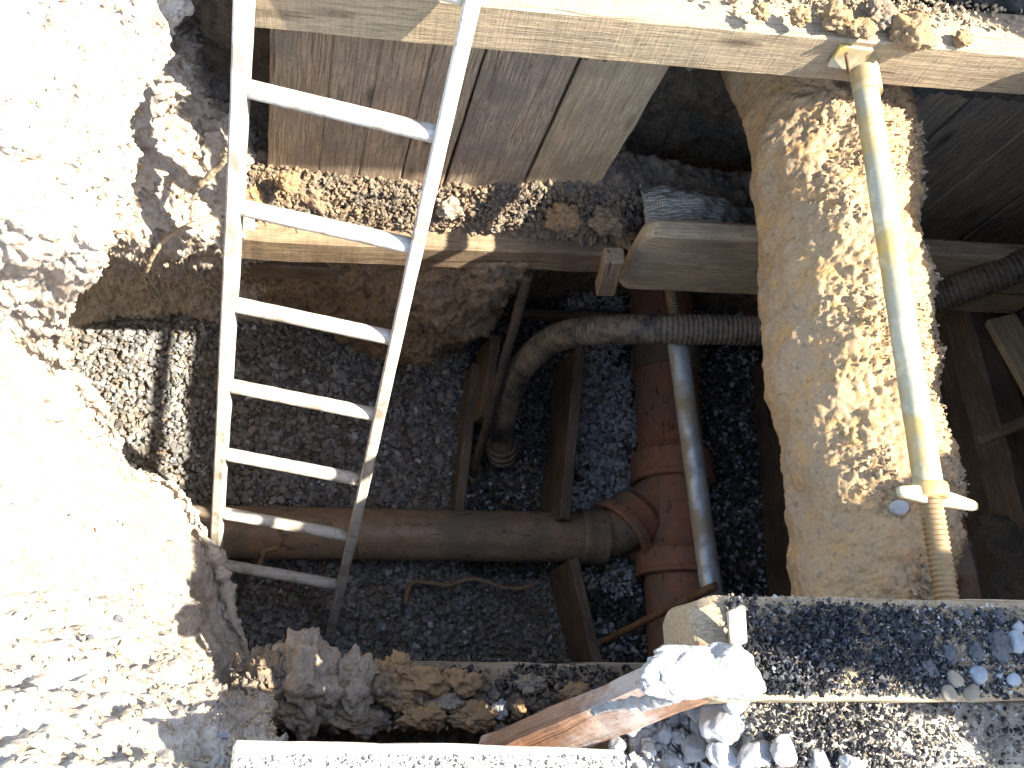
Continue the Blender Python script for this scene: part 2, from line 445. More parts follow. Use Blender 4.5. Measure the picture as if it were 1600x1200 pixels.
def ladder_mat():
    m = NT('weathered_ladder'); p = m.map((1, 1, 1), rnd=True)
    q = m.n('Mapping'); q.inputs['Scale'].default_value = (4, 120, 120); m.l(p, q.inputs[0])
    g = m.noise(1., 6, .65, q.outputs[0])
    col = m.mix(m.ramp(g, [(.3, 0.), (.7, 1.)]), (.40, .37, .31), (.56, .53, .46))
    col = m.mix(m.ramp(m.noise(14, 5, .7, p), [(.50, 0.), (.62, .8)]), col, (.27, .21, .14))
    col = m.mix(m.ramp(m.noise(50, 4, .7, p), [(.62, 0.), (.70, .8)]), col, (.14, .11, .08))
    n = m.bump(g, .0012, .8); n = m.bump(m.noise(70, 4, .6, p), .0008, .5, n)
    return m.done(col, n, .7)
M_lad = ladder_mat()
def clayware(name, c1, c2, mud, amt):
    m = NT(name)
    a = m.noise(6, 6, .65); b = m.noise(28, 5, .65)
    col = m.mix(m.ramp(b, [(.4, 0.), (.6, 1.)]), c1, c2)
    col = m.mix(m.ramp(a, [(.62-.3*amt, 0.), (.74-.3*amt, .9)]), col, mud)
    col = m.mix(m.ramp(m.noise(14, 6, .7, m.map((1, 3, 3))), [(.58, 0.), (.66, .7)]), col, (.03, .022, .018))
    n = m.bump(a, .004, .5); n = m.bump(m.noise(70, 5, .6), .001, .7, n)
    return m.done(col, n, m.ramp(a, [(.4, .35), (.6, .75)]))
M_pipe = clayware('red_pipe_plastic', (.40, .18, .10), (.33, .145, .085), (.25, .17, .11), .45)
M_pipem = clayware('muddy_pipe', (.30, .20, .12), (.23, .155, .095), (.17, .135, .095), .6)
def hose_mat():
    m = NT('hose_rubber')
    a = m.noise(9, 6, .7); b = m.noise(60, 4, .7)
    col = m.mix(m.ramp(a, [(.36, 0.), (.52, .9)]), (.02, .02, .02), (.17, .13, .085))
    col = m.mix(m.ramp(b, [(.5, 0.), (.65, .7)]), col, (.02, .02, .022))
    n = m.bump(b, .0012, .7)
    return m.done(col, n, m.ramp(a, [(.4, .35), (.6, .7)]))
M_hose = hose_mat()
def sack_mat():
    m = NT('woven_sack')
    w1 = m.n('TexWave'); w1.inputs['Scale'].default_value = 60; w1.bands_direction = 'X'; m.l(m.obj, w1.inputs[0])
    w2 = m.n('TexWave'); w2.inputs['Scale'].default_value = 60; w2.bands_direction = 'Y'; m.l(m.obj, w2.inputs[0])
    w = m.math('MAXIMUM', w1.outputs[1], w2.outputs[1])
    col = m.mix(m.ramp(w, [(.3, 0.), (.8, 1.)]), (.09, .08, .06), (.40, .38, .31))
    col = m.mix(m.ramp(m.noise(9, 5, .7), [(.45, 0.), (.65, .8)]), col, (.13, .10, .06))
    return m.done(col, m.bump(w, .002, .8), .9)
M_sack = sack_mat()
M_root = soil('root_bark', (.26, .18, .10), (.20, .14, .085), (.30, .21, .12), (.08, .06, .04), .3, .001, 4.)

FZ = -1.85      # trench bottom

# ------------------------------------------------------------------ ground and trench earth
def flatring():
    X0, X1, Y0, Y1, B = -1.75, 2.6, -.95, 2.5, 40.
    xs = [-B, -12, -4, X0, (X0+X1)/2, X1, 4, 12, B]; ys = [-B, -12, -3, Y0, (Y0+Y1)/2, Y1, 4, 12, B]
    v = [(x, y, .10 if (abs(x) > 20 or abs(y) > 20) else .10) for x in xs for y in ys]; f = []
    for i in range(8):
        for j in range(8):
            if 3 <= i < 5 and 3 <= j < 5: continue
            f.append((i*9+j, (i+1)*9+j, (i+1)*9+j+1, i*9+j+1))
    return link('ground', mesh_from('ground', v, f), M_bank)
tag(flatring(), kind='structure')

# left bank: stations along the rim, each a profile from the flat ground to the rim and under it
rim = [(345, -150, .10), (318, -60, .08), (291, 0, .06), (262, 50, .04), (264, 92, .03), (226, 135, .02), (196, 200, 0.), (205, 240, -.01), (198, 285, -.02),
       (176, 320, -.05), (158, 375, -.08), (142, 430, -.15), (108, 490, -.3), (100, 545, -.45), (128, 598, -.6), (168, 645, -.7),
       (187, 700, -.8), (205, 738, -.85), (262, 752, -.9), (298, 785, -.95), (322, 840, -1.0), (350, 905, -1.05), (366, 970, -1.05), (388, 1015, -1.0),
       (400, 1060, -.8), (412, 1105, -.5), (432, 1160, -.16), (442, 1215, .0), (450, 1300, .04), (455, 1450, .06)]
ctrl = []
for k, (x, y, z) in enumerate(rim):
    P = at(x, y, z); lw = max(0, -z)
    px = P[0]; py = P[1]
    d = .30+.25*lw
    def uc(dz, back):
        k_ = (CZ-(z+dz))/(CZ-z)
        return (px*k_-back if px < .05 else px-back, py*(k_ if k < 24 else 1), z+dz)
    ctrl.append([(-1.95, py+(-.4 if k > 25 else 0), .11), (-1.3, py, .13), (px-d-.22, py-.03, .14), (px-d*.62, py-.02, .12-.25*lw), (px-d*.3, py-.01, z*.55+.06), (px-.05, py, z+.035), (px, py, z),
                 uc(-.05, .012), uc(-.25, .11), uc((-2.0-z)*.5, .20 if k < 19 else .09), uc(-2.02-z, .30 if k < 19 else .12)])
o = loft('earth_bank', ctrl, 520, 360, M_bank, .026, 4.0, .006, 30, off=3., pits=.035, fade=.64)
tag(o, kind='structure')

# left end of the trench, the lower shelf that the rim overhangs
G = []
for row in [[(262, -120, .02), (290, -120, -.3), (330, -120, -.5), (380, -120, -.6), (440, -120, -.6)],
            [(255, -20, -.05), (296, -20, -.35), (330, -20, -.5), (380, -20, -.6), (440, -20, -.6)],
            [(230, 80, -.1), (272, 90, -.16), (288, 80, -.24), (335, 80, -.6), (440, 80, -.68)],
            [(170, 190, -.2), (232, 200, -.28), (300, 190, -.36), (350, 200, -.42), (440, 200, -.75)],
            [(150, 290, -.3), (215, 300, -.4), (290, 300, -.44), (342, 300, -.5), (440, 300, -.8)],
            [(140, 370, -.4), (200, 385, -.5), (262, 385, -.52), (322, 372, -.56), (430, 380, -.9)],
            [(130, 400, -.7), (200, 415, -.85), (260, 415, -.95), (320, 415, -1.05), (430, 410, -1.2)],
            [(110, 450, -1.4), (190, 455, -1.5), (258, 455, -1.55), (330, 450, -1.5), (430, 440, -1.5)],
            [(100, 520, -1.90), (190, 500, -1.90), (260, 500, -1.92), (330, 505, -1.90), (430, 510, -1.90)]]:
    G.append([at(*q) for q in row])
tag(loft('trench_end', G, 300, 190, M_bank, .018, 7, .008, 26, off=21., pits=.05), kind='structure')

# far earth face under and beside the sheeting
G = []
for x, ys in [(-.45, (1.5, 1.50, 1.50, 1.50, 1.50, 1.58)), (-.2, (1.42, 1.38, 1.40, 1.43, 1.50, 1.58)), (.0, (1.42, 1.36, 1.38, 1.40, 1.46, 1.52)), (.2, (1.42, 1.33, 1.33, 1.34, 1.38, 1.46)),
              (.42, (1.42, 1.30, 1.28, 1.28, 1.32, 1.42)), (.58, (1.44, 1.32, 1.30, 1.32, 1.40, 1.52)), (.72, (1.6, 1.5, 1.48, 1.52, 1.6, 1.68)),
              (.95, (1.66, 1.66, 1.66, 1.70, 1.74, 1.76)), (1.4, (1.64, 1.66, 1.70, 1.72, 1.76, 1.78)), (2.0, (1.66, 1.66, 1.70, 1.72, 1.74, 1.76)), (2.5, (1.66, 1.66, 1.70, 1.72, 1.74, 1.76))]:
    zs = (.05, -.55, -.9, -1.25, -1.6, -1.95)
    yl = [ys[0]+.14, ys[0]+.12]+list(ys[1:]) if x < .7 else [ys[0]]+list(ys)
    zl = [.05, -.5, -.72]+list(zs[2:]) if x < .7 else [.05, -.4, -.72]+list(zs[2:])
    G.append([(x, y, z) for y, z in zip(yl[:7], zl)])
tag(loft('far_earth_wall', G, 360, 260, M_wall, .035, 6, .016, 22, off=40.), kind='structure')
# near, right and hidden faces of the excavation
G = [[(x, -.03, .03), (x, -.02, -.3), (x, .02, -.75), (x, .06, -1.2), (x, .05, -1.95)] for x in (-.02, .2, 1., 1.8, 2.5)]
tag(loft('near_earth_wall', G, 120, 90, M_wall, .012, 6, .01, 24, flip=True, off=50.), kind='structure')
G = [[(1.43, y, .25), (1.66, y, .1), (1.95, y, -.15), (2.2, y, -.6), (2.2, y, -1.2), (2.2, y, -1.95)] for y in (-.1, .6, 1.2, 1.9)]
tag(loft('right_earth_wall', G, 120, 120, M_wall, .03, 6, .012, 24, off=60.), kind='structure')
# ground round the hole
G = [[(x, y, z) for y, z in ((-1.1, .10), (-.6, .09), (-.25, .07), (-.12, .05), (-.03, .03), (.0, -.08))] for x in (.06, .4, 1., 1.7, 2.7)]
tag(loft('near_ground', G, 260, 120, M_bank, .010, 7, .006, 28, off=70., flip=True, pits=.04), kind='structure')
G = []
for x, h in ((-.75, 0.), (-.4, .0), (.2, .0), (.6, .04), (.8, .10), (1.0, .14), (1.3, .15), (1.6, .12), (2.0, .1), (2.7, .0)):
    G.append([(x, 1.35+.035*(x+.1), .0), (x, 1.36+.035*(x+.1), .17+.06*x+h*.2), (x, 1.42+.04*x, .20+.07*x+h), (x, 1.56, .26+h*1.6), (x, 1.9, .28+h), (x, 2.3, .13), (x, 2.7, .09)])
tag(loft('far_ground', G, 300, 160, M_dark, .03, 7, .016, 24, off=80.), kind='structure')
G = [[(x, y, z) for x, z in ((1.44, .235), (1.41, .30), (1.6, .31), (2.1, .22), (2.75, .10))] for y in (-1., 0., .5, 1., 1.3)]
tag(loft('right_ground', G, 160, 80, M_bank, .012, 6, .01, 24, off=90., flip=True), kind='structure')

# trench floor
def floorz(p):
    p = np.asarray(p)
    q = np.stack([p[:, 0], p[:, 1], 0*p[:, 0]], 1)
    return FZ-.012+.022*fbm(q, 2.5, 3)-.05*np.clip((p[:, 0]-.62)/.08, 0, 1)*np.clip((1.02-p[:, 0])/.05, 0, 1)
gx, gy = np.meshgrid(np.linspace(-1., 2.3, 90), np.linspace(0., 1.95, 60), indexing='ij')
P = np.stack([gx.ravel(), gy.ravel()], 1); P = np.column_stack([P, floorz(P)-.012])
tag(link('trench_floor', mesh_from('trench_floor', P, gridfaces(90, 60)), M_wall), kind='structure')

# unseen earth heaps, added beyond the right edge to cast shade
def heap(name, cx, cy, rx, ry, h, mat, seed, label, ex=2.6):
    n = 90; a, r = np.meshgrid(np.linspace(0, 2*math.pi, n, endpoint=False), np.linspace(0, 1, 50), indexing='ij')
    z = h*(1-r**ex)
    P = np.stack([rx*r*np.cos(a), ry*r*np.sin(a), z-.03], -1).reshape(-1, 3)
    w = (1-r.reshape(-1))
    P = P+np.stack([fbm(P, 3, 4, .5, seed+q*9.) for q in range(3)], 1)*.09*h*np.sqrt(w)[:, None]
    f = []
    for i in range(n):
        for j in range(49):
            f.append((i*50+j, i*50+j+1, ((i+1) % n)*50+j+1, ((i+1) % n)*50+j))
    o = link(name, mesh_from(name, P, f), mat, None, (cx, cy, .10))
    tag(o, label, 'spoil heap')
heap('shade_heap', 1.98, .05, .55, .45, 1.05, M_bank, 4., 'added heap of earth out of view, shading the near end of the clay-covered pipe', 6.)  # added so its shadow falls on the clay pipe's near end
heap('shade_heap', 2.15, 1.85, .80, .75, 2.1, M_dark, 8., 'added dark heap of earth out of view, shading the soil behind the far timber', 8.)  # added to keep sun off the soil behind the top beam

stk = thing('shade_stack', 'added stack of heavy sawn timbers out of view, shading the near right beam', 'added shade stack', (1.9, -.04, .12))  # unseen stack, added to throw shade over the lower right beam
for i in range(15):
    board('timber', (1.50+.03*((i*5) % 4), .02+.006*((i*3) % 3), .17+.093*i), (2.35, .02, .17+.093*i), .15, .09, M_waler, parent=stk, seed=300+i*4., nx=14)

# ------------------------------------------------------------------ gravel
def inside_zone(n, x0, x1, y0, y1, sp, seed, layers=2, dz=.008):
    g = np.random.default_rng(seed); out = []
    for L in range(layers):
        xs = np.arange(x0, x1, sp); ys = np.arange(y0, y1, sp)
        a, b = np.meshgrid(xs, ys, indexing='ij')
        p = np.stack([a.ravel(), b.ravel()], 1)+g.uniform(-.55, .55, (a.size, 2))*sp
        z = floorz(p)+L*dz+g.uniform(-.004, .004, len(p))
        out.append(np.column_stack([p, z]))
    return np.concatenate(out)
def sizes(n, lo, hi, seed): g = np.random.default_rng(seed); return lo+(hi-lo)*g.random(n)**1.8
zA = at(730, 700, FZ)[0]; zB = at(893, 700, FZ)[0]; zP = at(1050, 700, FZ)[0]
p = inside_zone(0, -1., zA, .15, 1.66, .0175, 11)
p = p[RNG.random(len(p)) < .97]
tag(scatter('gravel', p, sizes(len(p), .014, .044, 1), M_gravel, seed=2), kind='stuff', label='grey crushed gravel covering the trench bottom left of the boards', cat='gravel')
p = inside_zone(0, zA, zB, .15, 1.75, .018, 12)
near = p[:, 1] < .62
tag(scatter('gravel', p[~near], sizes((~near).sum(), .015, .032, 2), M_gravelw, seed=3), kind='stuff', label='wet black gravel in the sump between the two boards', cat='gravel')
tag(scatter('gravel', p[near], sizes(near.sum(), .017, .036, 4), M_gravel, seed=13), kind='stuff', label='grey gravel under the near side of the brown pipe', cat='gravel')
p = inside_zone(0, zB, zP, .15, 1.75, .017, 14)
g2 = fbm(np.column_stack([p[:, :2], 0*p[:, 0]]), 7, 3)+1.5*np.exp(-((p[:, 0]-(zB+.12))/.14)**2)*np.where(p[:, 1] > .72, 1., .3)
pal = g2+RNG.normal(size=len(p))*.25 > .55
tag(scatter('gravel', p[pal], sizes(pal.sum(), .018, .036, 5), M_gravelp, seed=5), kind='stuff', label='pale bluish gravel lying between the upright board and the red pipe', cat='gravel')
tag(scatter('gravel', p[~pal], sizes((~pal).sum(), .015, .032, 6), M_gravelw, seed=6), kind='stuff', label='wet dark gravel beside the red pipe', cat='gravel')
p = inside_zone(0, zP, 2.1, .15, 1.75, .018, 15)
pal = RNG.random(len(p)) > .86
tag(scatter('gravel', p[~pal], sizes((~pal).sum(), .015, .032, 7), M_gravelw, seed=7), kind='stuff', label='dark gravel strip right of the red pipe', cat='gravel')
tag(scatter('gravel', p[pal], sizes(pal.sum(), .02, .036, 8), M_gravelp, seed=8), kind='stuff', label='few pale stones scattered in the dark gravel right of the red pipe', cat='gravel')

# ------------------------------------------------------------------ timber: sheeting and walers
# far sheeting: vertical planks, front faces near y = 1.36
sh = thing('timber_sheeting', 'wall of wide upright planks held behind the far timber beam', 'plank wall', (.1, 1.37, -.7))
pl = [(-.105, .012, M_plankd), (.012, .122, M_plank), (.125, .325, M_plankd), (.329, .525, M_plankd), (.531, .715, M_planky)]
pl = [(-.108, .018, M_plank), (.021, .118, M_plankd), (.121, .225, M_plank), (.228, .333, M_plank), (.337, .528, M_plankd), (.534, .722, M_planky)]
for i, (a, b, mt) in enumerate(pl):
    yy = 1.375+.03*(a+.1)+RNG.uniform(-.003, .003)
    board('plank', ((a+b)/2, yy, .15), ((a+b)/2-.004, yy+.01, -.78), b-a, .03, mt, up=(0, -1, 0), parent=sh, seed=i*7.3+1)
# right sheeting
sh2 = thing('timber_sheeting', 'dark upright planks right of the clay-covered pipe under the far timber beam', 'plank wall', (1.7, 1.4, -.7))
for i, x in enumerate((1.36, 1.56, 1.76, 1.96, 2.16)):
    board('plank', (x, 1.43+.006*(i % 2), .15), (x, 1.44, -.72), .194, .03, M_plankd if i % 2 else M_plank, up=(0, -1, 0), parent=sh2, seed=i*3.3+60)
def face_board(name, q0, q1, y0, y1, depth, mat, label, cat, seed=0, **k):
    """timber whose front face shows between two pixel pairs (top, bottom) at the left and right ends, front at y0..y1"""
    a0, b0 = aty(*q0[0], y0), aty(*q0[1], y0); a1, b1 = aty(*q1[0], y1), aty(*q1[1], y1)
    H = (a0[2]-b0[2]+a1[2]-b1[2])/2
    c0 = (a0+b0)/2; c1 = (a1+b1)/2
    c0 = c0+np.array([0, depth/2, 0]); c1 = c1+np.array([0, depth/2, 0])
    o = board(name, c0, c1, depth, H, mat, seed=seed, **k)
    return tag(o, label, cat), c0, c1, H
def ext(q, r, t): return (q[0]+(r[0]-q[0])*t, q[1]+(r[1]-q[1])*t)
_, wc0, wc1, wH = face_board('timber_beam', ((374, -24), (374, 37)), ((1760, 92), (1760, 172)), 1.236, 1.285, .10, M_waler,
           'long pale sawn beam running across the top of the trench', 'beam', 3.)
face_board('timber_beam', ((303, 365), (303, 395)), ((968, 400), (968, 434)), 1.225, 1.275, .13, M_waler2,
           'lower long beam carrying the earth shelf halfway down the far wall', 'beam', 11., bev=.008, rough=.004)
face_board('timber_beam', ((985, 362), (985, 452)), ((1330, 372), (1330, 474)), 1.185, 1.20, .05, M_planky,
           'thick light board with rounded end under the sack', 'beam', 17., bev=.015, endround=.04)
tag(board('timber_block', aty(962, 398, 1.16), aty(948, 452, 1.15), .05, .045, M_waler2, up=(0, -1, 0), seed=4.), 'short wood block wedged against the lower long beam', 'wood block')
# right of the column: light beam behind the hose
face_board('timber_beam', ((1380, 392), (1380, 485)), ((1640, 405), (1640, 500)), 1.21, 1.21, .05, M_planky,
           'light board behind the black hose right of the clay-covered pipe', 'beam', 27., bev=.008)
# beam running towards the viewer along the right, deeper
a, b = at(1505, 480, -.75), at(1640, 960, -.75)
tag(board('timber_beam', a, b, .11, .12, M_wet, seed=33., bev=.01, rough=.004), 'dark wet beam running down the right side of the trench', 'beam')
rl = thing('board_lining', 'reddish boards stacked on edge in the gap right of the clay-covered pipe', 'board wall', (1.6, .8, -1.3))
for i, z in enumerate((-.95, -1.16, -1.37, -1.58)):
    q0 = at(1470, 480, -.9); q1 = at(1600, 1000, -.9)
    board('board', (q0[0]+.06, 1.3, z), (q1[0]+.03, .25, z), .03, .195, M_red if i % 2 else M_wet, parent=rl, seed=70+i*5.)
tag(board('board_offcut', at(1560, 498, -.62), at(1640, 640, -.55), .085, .03, M_planky, seed=8., up=(-.3, -.2, 1)), 'short light board end at the right edge of the trench', 'board')
tag(board('board_offcut', at(1530, 690, -.66), at(1625, 650, -.6), .03, .02, M_waler2, seed=9.), 'narrow batten lying in the dark soil right of the wet beam', 'board')
G = [[at(x, y, z) for x, z in ((1545, -.82), (1590, -.72), (1640, -.66), (1760, -.62))] for y in (400, 520, 650, 780, 900, 1000)]
tag(loft('right_soil_shelf', G, 120, 70, M_dark, .03, 8, .012, 26, off=95., flip=True), kind='structure')

# ------------------------------------------------------------------ debris shelves
def crumbs_on(ctrl_fn, n, lo, hi, mat, name, label, seed, tmpl=None, cat='crumbs'):
    g = np.random.default_rng(seed); P = np.array([ctrl_fn(*g.random(2)) for _ in range(n)])
    return tag(scatter(name, P, sizes(n, lo, hi, seed), mat, tmpl or CRB, seed=seed), kind='stuff', label=label, cat=cat)
# shelf on the lower far beam
G = []
for x, h, yy in ((-.24, .02, 1.26), (-.1, .05, 1.25), (.1, .04, 1.25), (.3, .05, 1.25), (.5, .08, 1.24), (.62, .12, 1.24), (.75, .14, 1.245), (.84, .10, 1.25), (1.2, .08, 1.26)):
    zb = -.735; yy = 1.243+.048*(x+.25)
    G.append([(x, yy+.004, zb-.06), (x, yy+.008, zb+.0), (x, yy+.03, zb+.035+h*.5), (x, yy+.07, zb+.06+h), (x, 1.375, zb+.10+h), (x, 1.5, zb+.12+h)])
tag(loft('earth_shelf', G, 420, 90, M_deb, .016, 11, .014, 34, off=101.), kind='structure')
g = np.random.default_rng(77); n = 3000
q = np.column_stack([g.uniform(-.22, .85, n), g.uniform(.05, 1, n), np.zeros(n)]); q[:, 1] = 1.26+.04*(q[:, 0]+.25)+q[:, 1]*(.11-.04*(q[:, 0]+.25)); q[:, 2] = -.70+(q[:, 1]-1.25)*.95+np.clip(q[:, 0]-.3, 0, .4)*.18+g.uniform(-.01, .015, n)
tag(scatter('soil_crumbs', q, sizes(n, .003, .022, 3), M_deb, CRB, seed=4), kind='stuff', label='loose brown earth crumbs on the shelf of the lower far beam', cat='earth crumbs')
for i, (x, y, r, mt, lb) in enumerate([(700, 325, .035, M_greyclod, 'grey clod with a torn edge under the dark upright plank'), (775, 352, .022, M_greyclod, 'round grey stone in the earth shelf below the planks'),
                                   (450, 285, .028, M_clod, 'sunlit sandy clod at the foot of the leftmost plank'), (400, 305, .025, M_clod, 'sunlit clod beside the left ladder rail'),
                                   (880, 340, .045, M_clod, 'brown clod heaped below the tan plank'), (950, 345, .05, M_wall, 'large wet clod left of the sack'), (985, 372, .04, M_wall, 'wet clod above the wood block')]):
    P_ = aty(x, y, 1.31)
    tag(lump('clod', P_, (r, r*.8, r*.75), mt, seed=i+3, rough=.8, sub=5), lb, 'clod')

# near shelf below the photographer
nb0, nb1 = at(395, 1026, -.66), at(1120, 1030, -.66)
tag(board('timber_beam', nb0+np.array([0, -.05, -.05]), nb1+np.array([0, -.05, -.05]), .10, .10, M_waler, seed=41., bev=.006, rough=.003), 'pale beam along the near side of the trench, covered with debris', 'beam')
G = []
for x, ed, h in ((360, 1035, .03), (430, 1012, .06), (480, 1030, .05), (560, 1036, .03), (640, 1036, .03), (700, 1050, .012), (760, 1058, .01), (850, 1062, .01), (950, 1064, .01), (1060, 1064, .01), (1150, 1064, .01)):
    G.append([at(x, ed-2, -.69), at(x, ed, -.655), at(x, ed+22, -.65+h*.8), at(x, ed+50, -.64+h), at(x, 1110, -.66+h*.6), at(x, 1145, -.74), at(x, 1185, -.8)])
tag(loft('near_debris_shelf', G, 420, 110, M_deb, .022, 12, .016, 34, off=111., flip=True), kind='structure')
def on_near(n, x0, x1, y0, y1, seed, z=-.635, dz=.012):
    g = np.random.default_rng(seed)
    return np.array([at(g.uniform(x0, x1), g.uniform(y0, y1), z+g.uniform(-dz, dz)) for _ in range(n)])
q = on_near(1300, 370, 1100, 1045, 1140, 5)
tag(scatter('soil_crumbs', q, sizes(len(q), .006, .030, 6), M_deb, CRB, seed=9), kind='stuff', label='brown earth crumbs on the near beam ledge', cat='earth crumbs')
q = on_near(750, 700, 990, 1038, 1100, 6, -.632); keep = fbm(q, 14, 2, .5, 5.) > -.05; q = q[keep]
tag(scatter('asphalt_crumbs', q, sizes(len(q), .006, .017, 7), M_asph, CRB, seed=10), kind='stuff', label='black asphalt crumbs on the near pale beam', cat='asphalt crumbs')
for i, (x, y, rx, ry, mt, lb) in enumerate([(660, 1068, .055, .033, M_clod, 'big orange clay clod near the middle of the near ledge'), (622, 1040, .028, .03, M_clod, 'small orange clod standing on the near beam edge'),
        (590, 1043, .018, .016, M_clod, 'tiny orange clod left of the standing clod'), (620, 1085, .035, .028, M_clod, 'orange clod below the standing clod'), (628, 1098, .03, .02, M_clod, 'flat orange clod under the big clay clod'),
        (480, 1062, .075, .095, M_greyclod, 'largest grey earth lump at the left of the near ledge'), (545, 1075, .045, .07, M_greyclod, 'grey slab of earth right of the largest lump'),
        (400, 1085, .04, .035, M_greyclod, 'grey lump in the left corner of the near ledge'), (720, 1065, .04, .03, M_clod, 'orange crumbly clod right of the big clay clod'),
        (780, 1110, .018, .022, M_stonel, 'pale pebble on the near ledge'), (810, 1107, .014, .02, M_clod, 'small tan pebble right of the pale pebble'), (740, 1120, .05, .028, M_clod, 'brown clod near the lower end of the reddish board'),
        (660, 1120, .055, .03, M_clod, 'orange clod in the dark front of the near ledge'), (560, 1125, .06, .03, M_deb, 'dark brown lump in the front gap of the near ledge'), (700, 1098, .03, .02, M_greyclod, 'grey clod beside the big clay clod'),
        (830, 1070, .03, .022, M_greyclod, 'grey-brown clod among the asphalt crumbs'), (900, 1085, .04, .022, M_clod, 'brown clod beside the reddish board'), (460, 1115, .05, .03, M_deb, 'dark lump below the largest grey lump')]):
    tag(lump('clod', at(x, y, -.62), (rx, ry, min(rx, ry)*.8), mt, seed=i+31, rough=.85, sub=5), lb, 'clod' if mt is not M_stonel else 'pebble')

# board top at the very front, with pale grit
b0, b1 = at(362, 1165, .15), at(975, 1181, .15)
tag(board('timber_beam', b0+np.array([0, -.055, -.03]), b1+np.array([0, -.055, -.03]), .11, .06, M_pale, seed=51., rough=.003), 'bleached beam across the bottom edge in front of the near ledge', 'beam')
g = np.random.default_rng(8); n = 3200
q = np.column_stack([g.uniform(b0[0]+.01, b1[0], n), g.uniform(-.1, b0[1]-.012, n), g.uniform(.148, .156, n)])
tag(scatter('grit', q, sizes(n, .003, .010, 9), M_stonel and stone('pale_grit', [(0., (.25, .22, .18)), (.7, (.45, .43, .40)), (1., (.6, .58, .55))], .9), CRB, seed=12), kind='stuff', label='pale grit sprinkled on the bleached front beam', cat='grit')

# reddish diagonal board and its concrete crusted end
r0, r1 = at(765, 1180, -.16), at(1120, 1035, .25)
tag(board('diagonal_board', r0, r1, .078, .04, M_red, up=(.1, -.35, 1), seed=61., bev=.006, rough=.003), 'reddish board slanting up to the right with a concrete crusted end', 'board')
cc = thing('concrete_lump', 'white lump of broken concrete lying on the end of the slanting reddish board', 'concrete lump', at(1095, 1050, .28))
for i, (x, y, rx, ry, rz) in enumerate([(1078, 1048, .062, .036, .026), (1128, 1048, .050, .038, .028), (1160, 1066, .034, .024, .022), (1060, 1074, .052, .018, .016), (1035, 1050, .034, .026, .018)]):
    lump('crust', at(x, y, .30), (rx, ry, rz), M_conc, seed=i+66, rough=.26, sub=5, parent=cc)
sweep_obj('crust', catmull([at(1060, 1088, .27), at(1010, 1096, .22), at(965, 1102, .16), at(925, 1110, .10)], 40), np.linspace(.012, .005, 40), M_conc, cc, 12, .006, 60)
tag(board('wood_sliver', at(1150, 1010, .27), at(1146, 952, .31), .028, .008, M_pale, up=(.3, -.6, 1), seed=5., bev=.002), 'white wood sliver standing at the end of the asphalt covered beam', 'wood sliver')

# near right beam with asphalt crumbs
RZ = .25
e0 = at(1088, 1005, RZ); e1 = at(1720, 1005, RZ)
ynear, yfar = at(1300, 1092, RZ)[1], at(1300, 928, RZ)[1]
W_ = yfar-ynear; yc = (ynear+yfar)/2
tag(board('timber_beam', (e0[0], yc, RZ-.07), (e1[0]+.25, yc, RZ-.07), W_, .14, M_waler, seed=81., bev=.014, rough=.003, endround=.05), 'thick beam at the lower right strewn with black asphalt crumbs', 'beam')
n = 9000; g = np.random.default_rng(21)
q = np.column_stack([g.uniform(e0[0]+.05, 1.32, n), g.uniform(ynear+.005, yfar-.012, n), np.zeros(n)])
dens = fbm(q, 9, 3, .5, 7.)*.75+.66-np.clip((q[:, 0]-.82)/.35, 0, 1)*.62-np.clip((q[:, 1]-(yfar-.035))/.03, 0, 1)*.5
q = q[g.random(n) < dens]; q[:, 2] = RZ+.003+g.random(len(q))**1.5*.018*np.clip(1.3-(q[:, 0]-.65)/.3, .25, 1)
tag(scatter('asphalt_crumbs', q, sizes(len(q), .004, .015, 22), M_asph, CRB, seed=23), kind='stuff', label='black asphalt crumbs spread over the lower right beam', cat='asphalt crumbs')
M_grit = stone('grit', [(0., (.16, .13, .09)), (.7, (.30, .26, .20)), (1., (.45, .43, .40))], .9)
q = np.column_stack([g.uniform(e0[0]+.05, 1.35, 4200), g.uniform(ynear+.005, yfar-.006, 4200), RZ+.002+g.random(4200)*.006])
tag(scatter('grit', q, sizes(4200, .002, .009, 23), M_grit, CRB, seed=25), kind='stuff', label='sandy grit between the asphalt crumbs on the lower right beam', cat='grit')
for i, (x, y, r, mt, lb) in enumerate([(1530, 1054, .017, M_stoneb, 'blue-grey stone on the lower right beam'), (1588, 1002, .019, M_stoneb, 'grey stone at the right end of the lower right beam'),
        (1492, 1060, .015, M_stonebr, 'brown pebble left of the blue-grey stone'), (1518, 1083, .015, M_stonebr, 'brown pebble below the blue-grey stone'), (1483, 1084, .015, M_stonebr, 'brown pebble at the lower left of the pebble trio'),
        (1583, 1062, .013, M_stoneb, 'small blue pebble right of the blue-grey stone'), (1560, 1053, .008, M_stoneb, 'tiny grey pebble between the two blue stones'), (1497, 974, .006, M_stonel, 'tiny white pebble on the lower right beam'),
        (1590, 980, .012, M_stonel, 'pale stone touching the grey stone at the right edge')]):
    tag(lump('stone', at(x, y, RZ+r*.5), (r, r*.85, r*.65), mt, seed=i+91, rough=.12, sub=3, rot=i*1.3, cut=9), lb, 'stone')
for i, (x, y, r) in enumerate([(1560, 1010, .022), (1485, 1022, .014), (1450, 1045, .012), (1525, 1018, .012), (1562, 962, .010), (1510, 960, .008)]):
    tag(lump('asphalt_clump', at(x, y, RZ+.006), (r, r*1.1, r*.5), M_asph, seed=i+120, rough=.7, sub=4, sc=3.), ['large black asphalt clump beside the grey stone', 'black asphalt clump left of the large one', 'black asphalt clump above the brown pebbles', 'small asphalt clump between larger ones', 'small asphalt clump near the far right edge of the beam', 'small asphalt clump below the beam far edge'][i], 'asphalt clump')

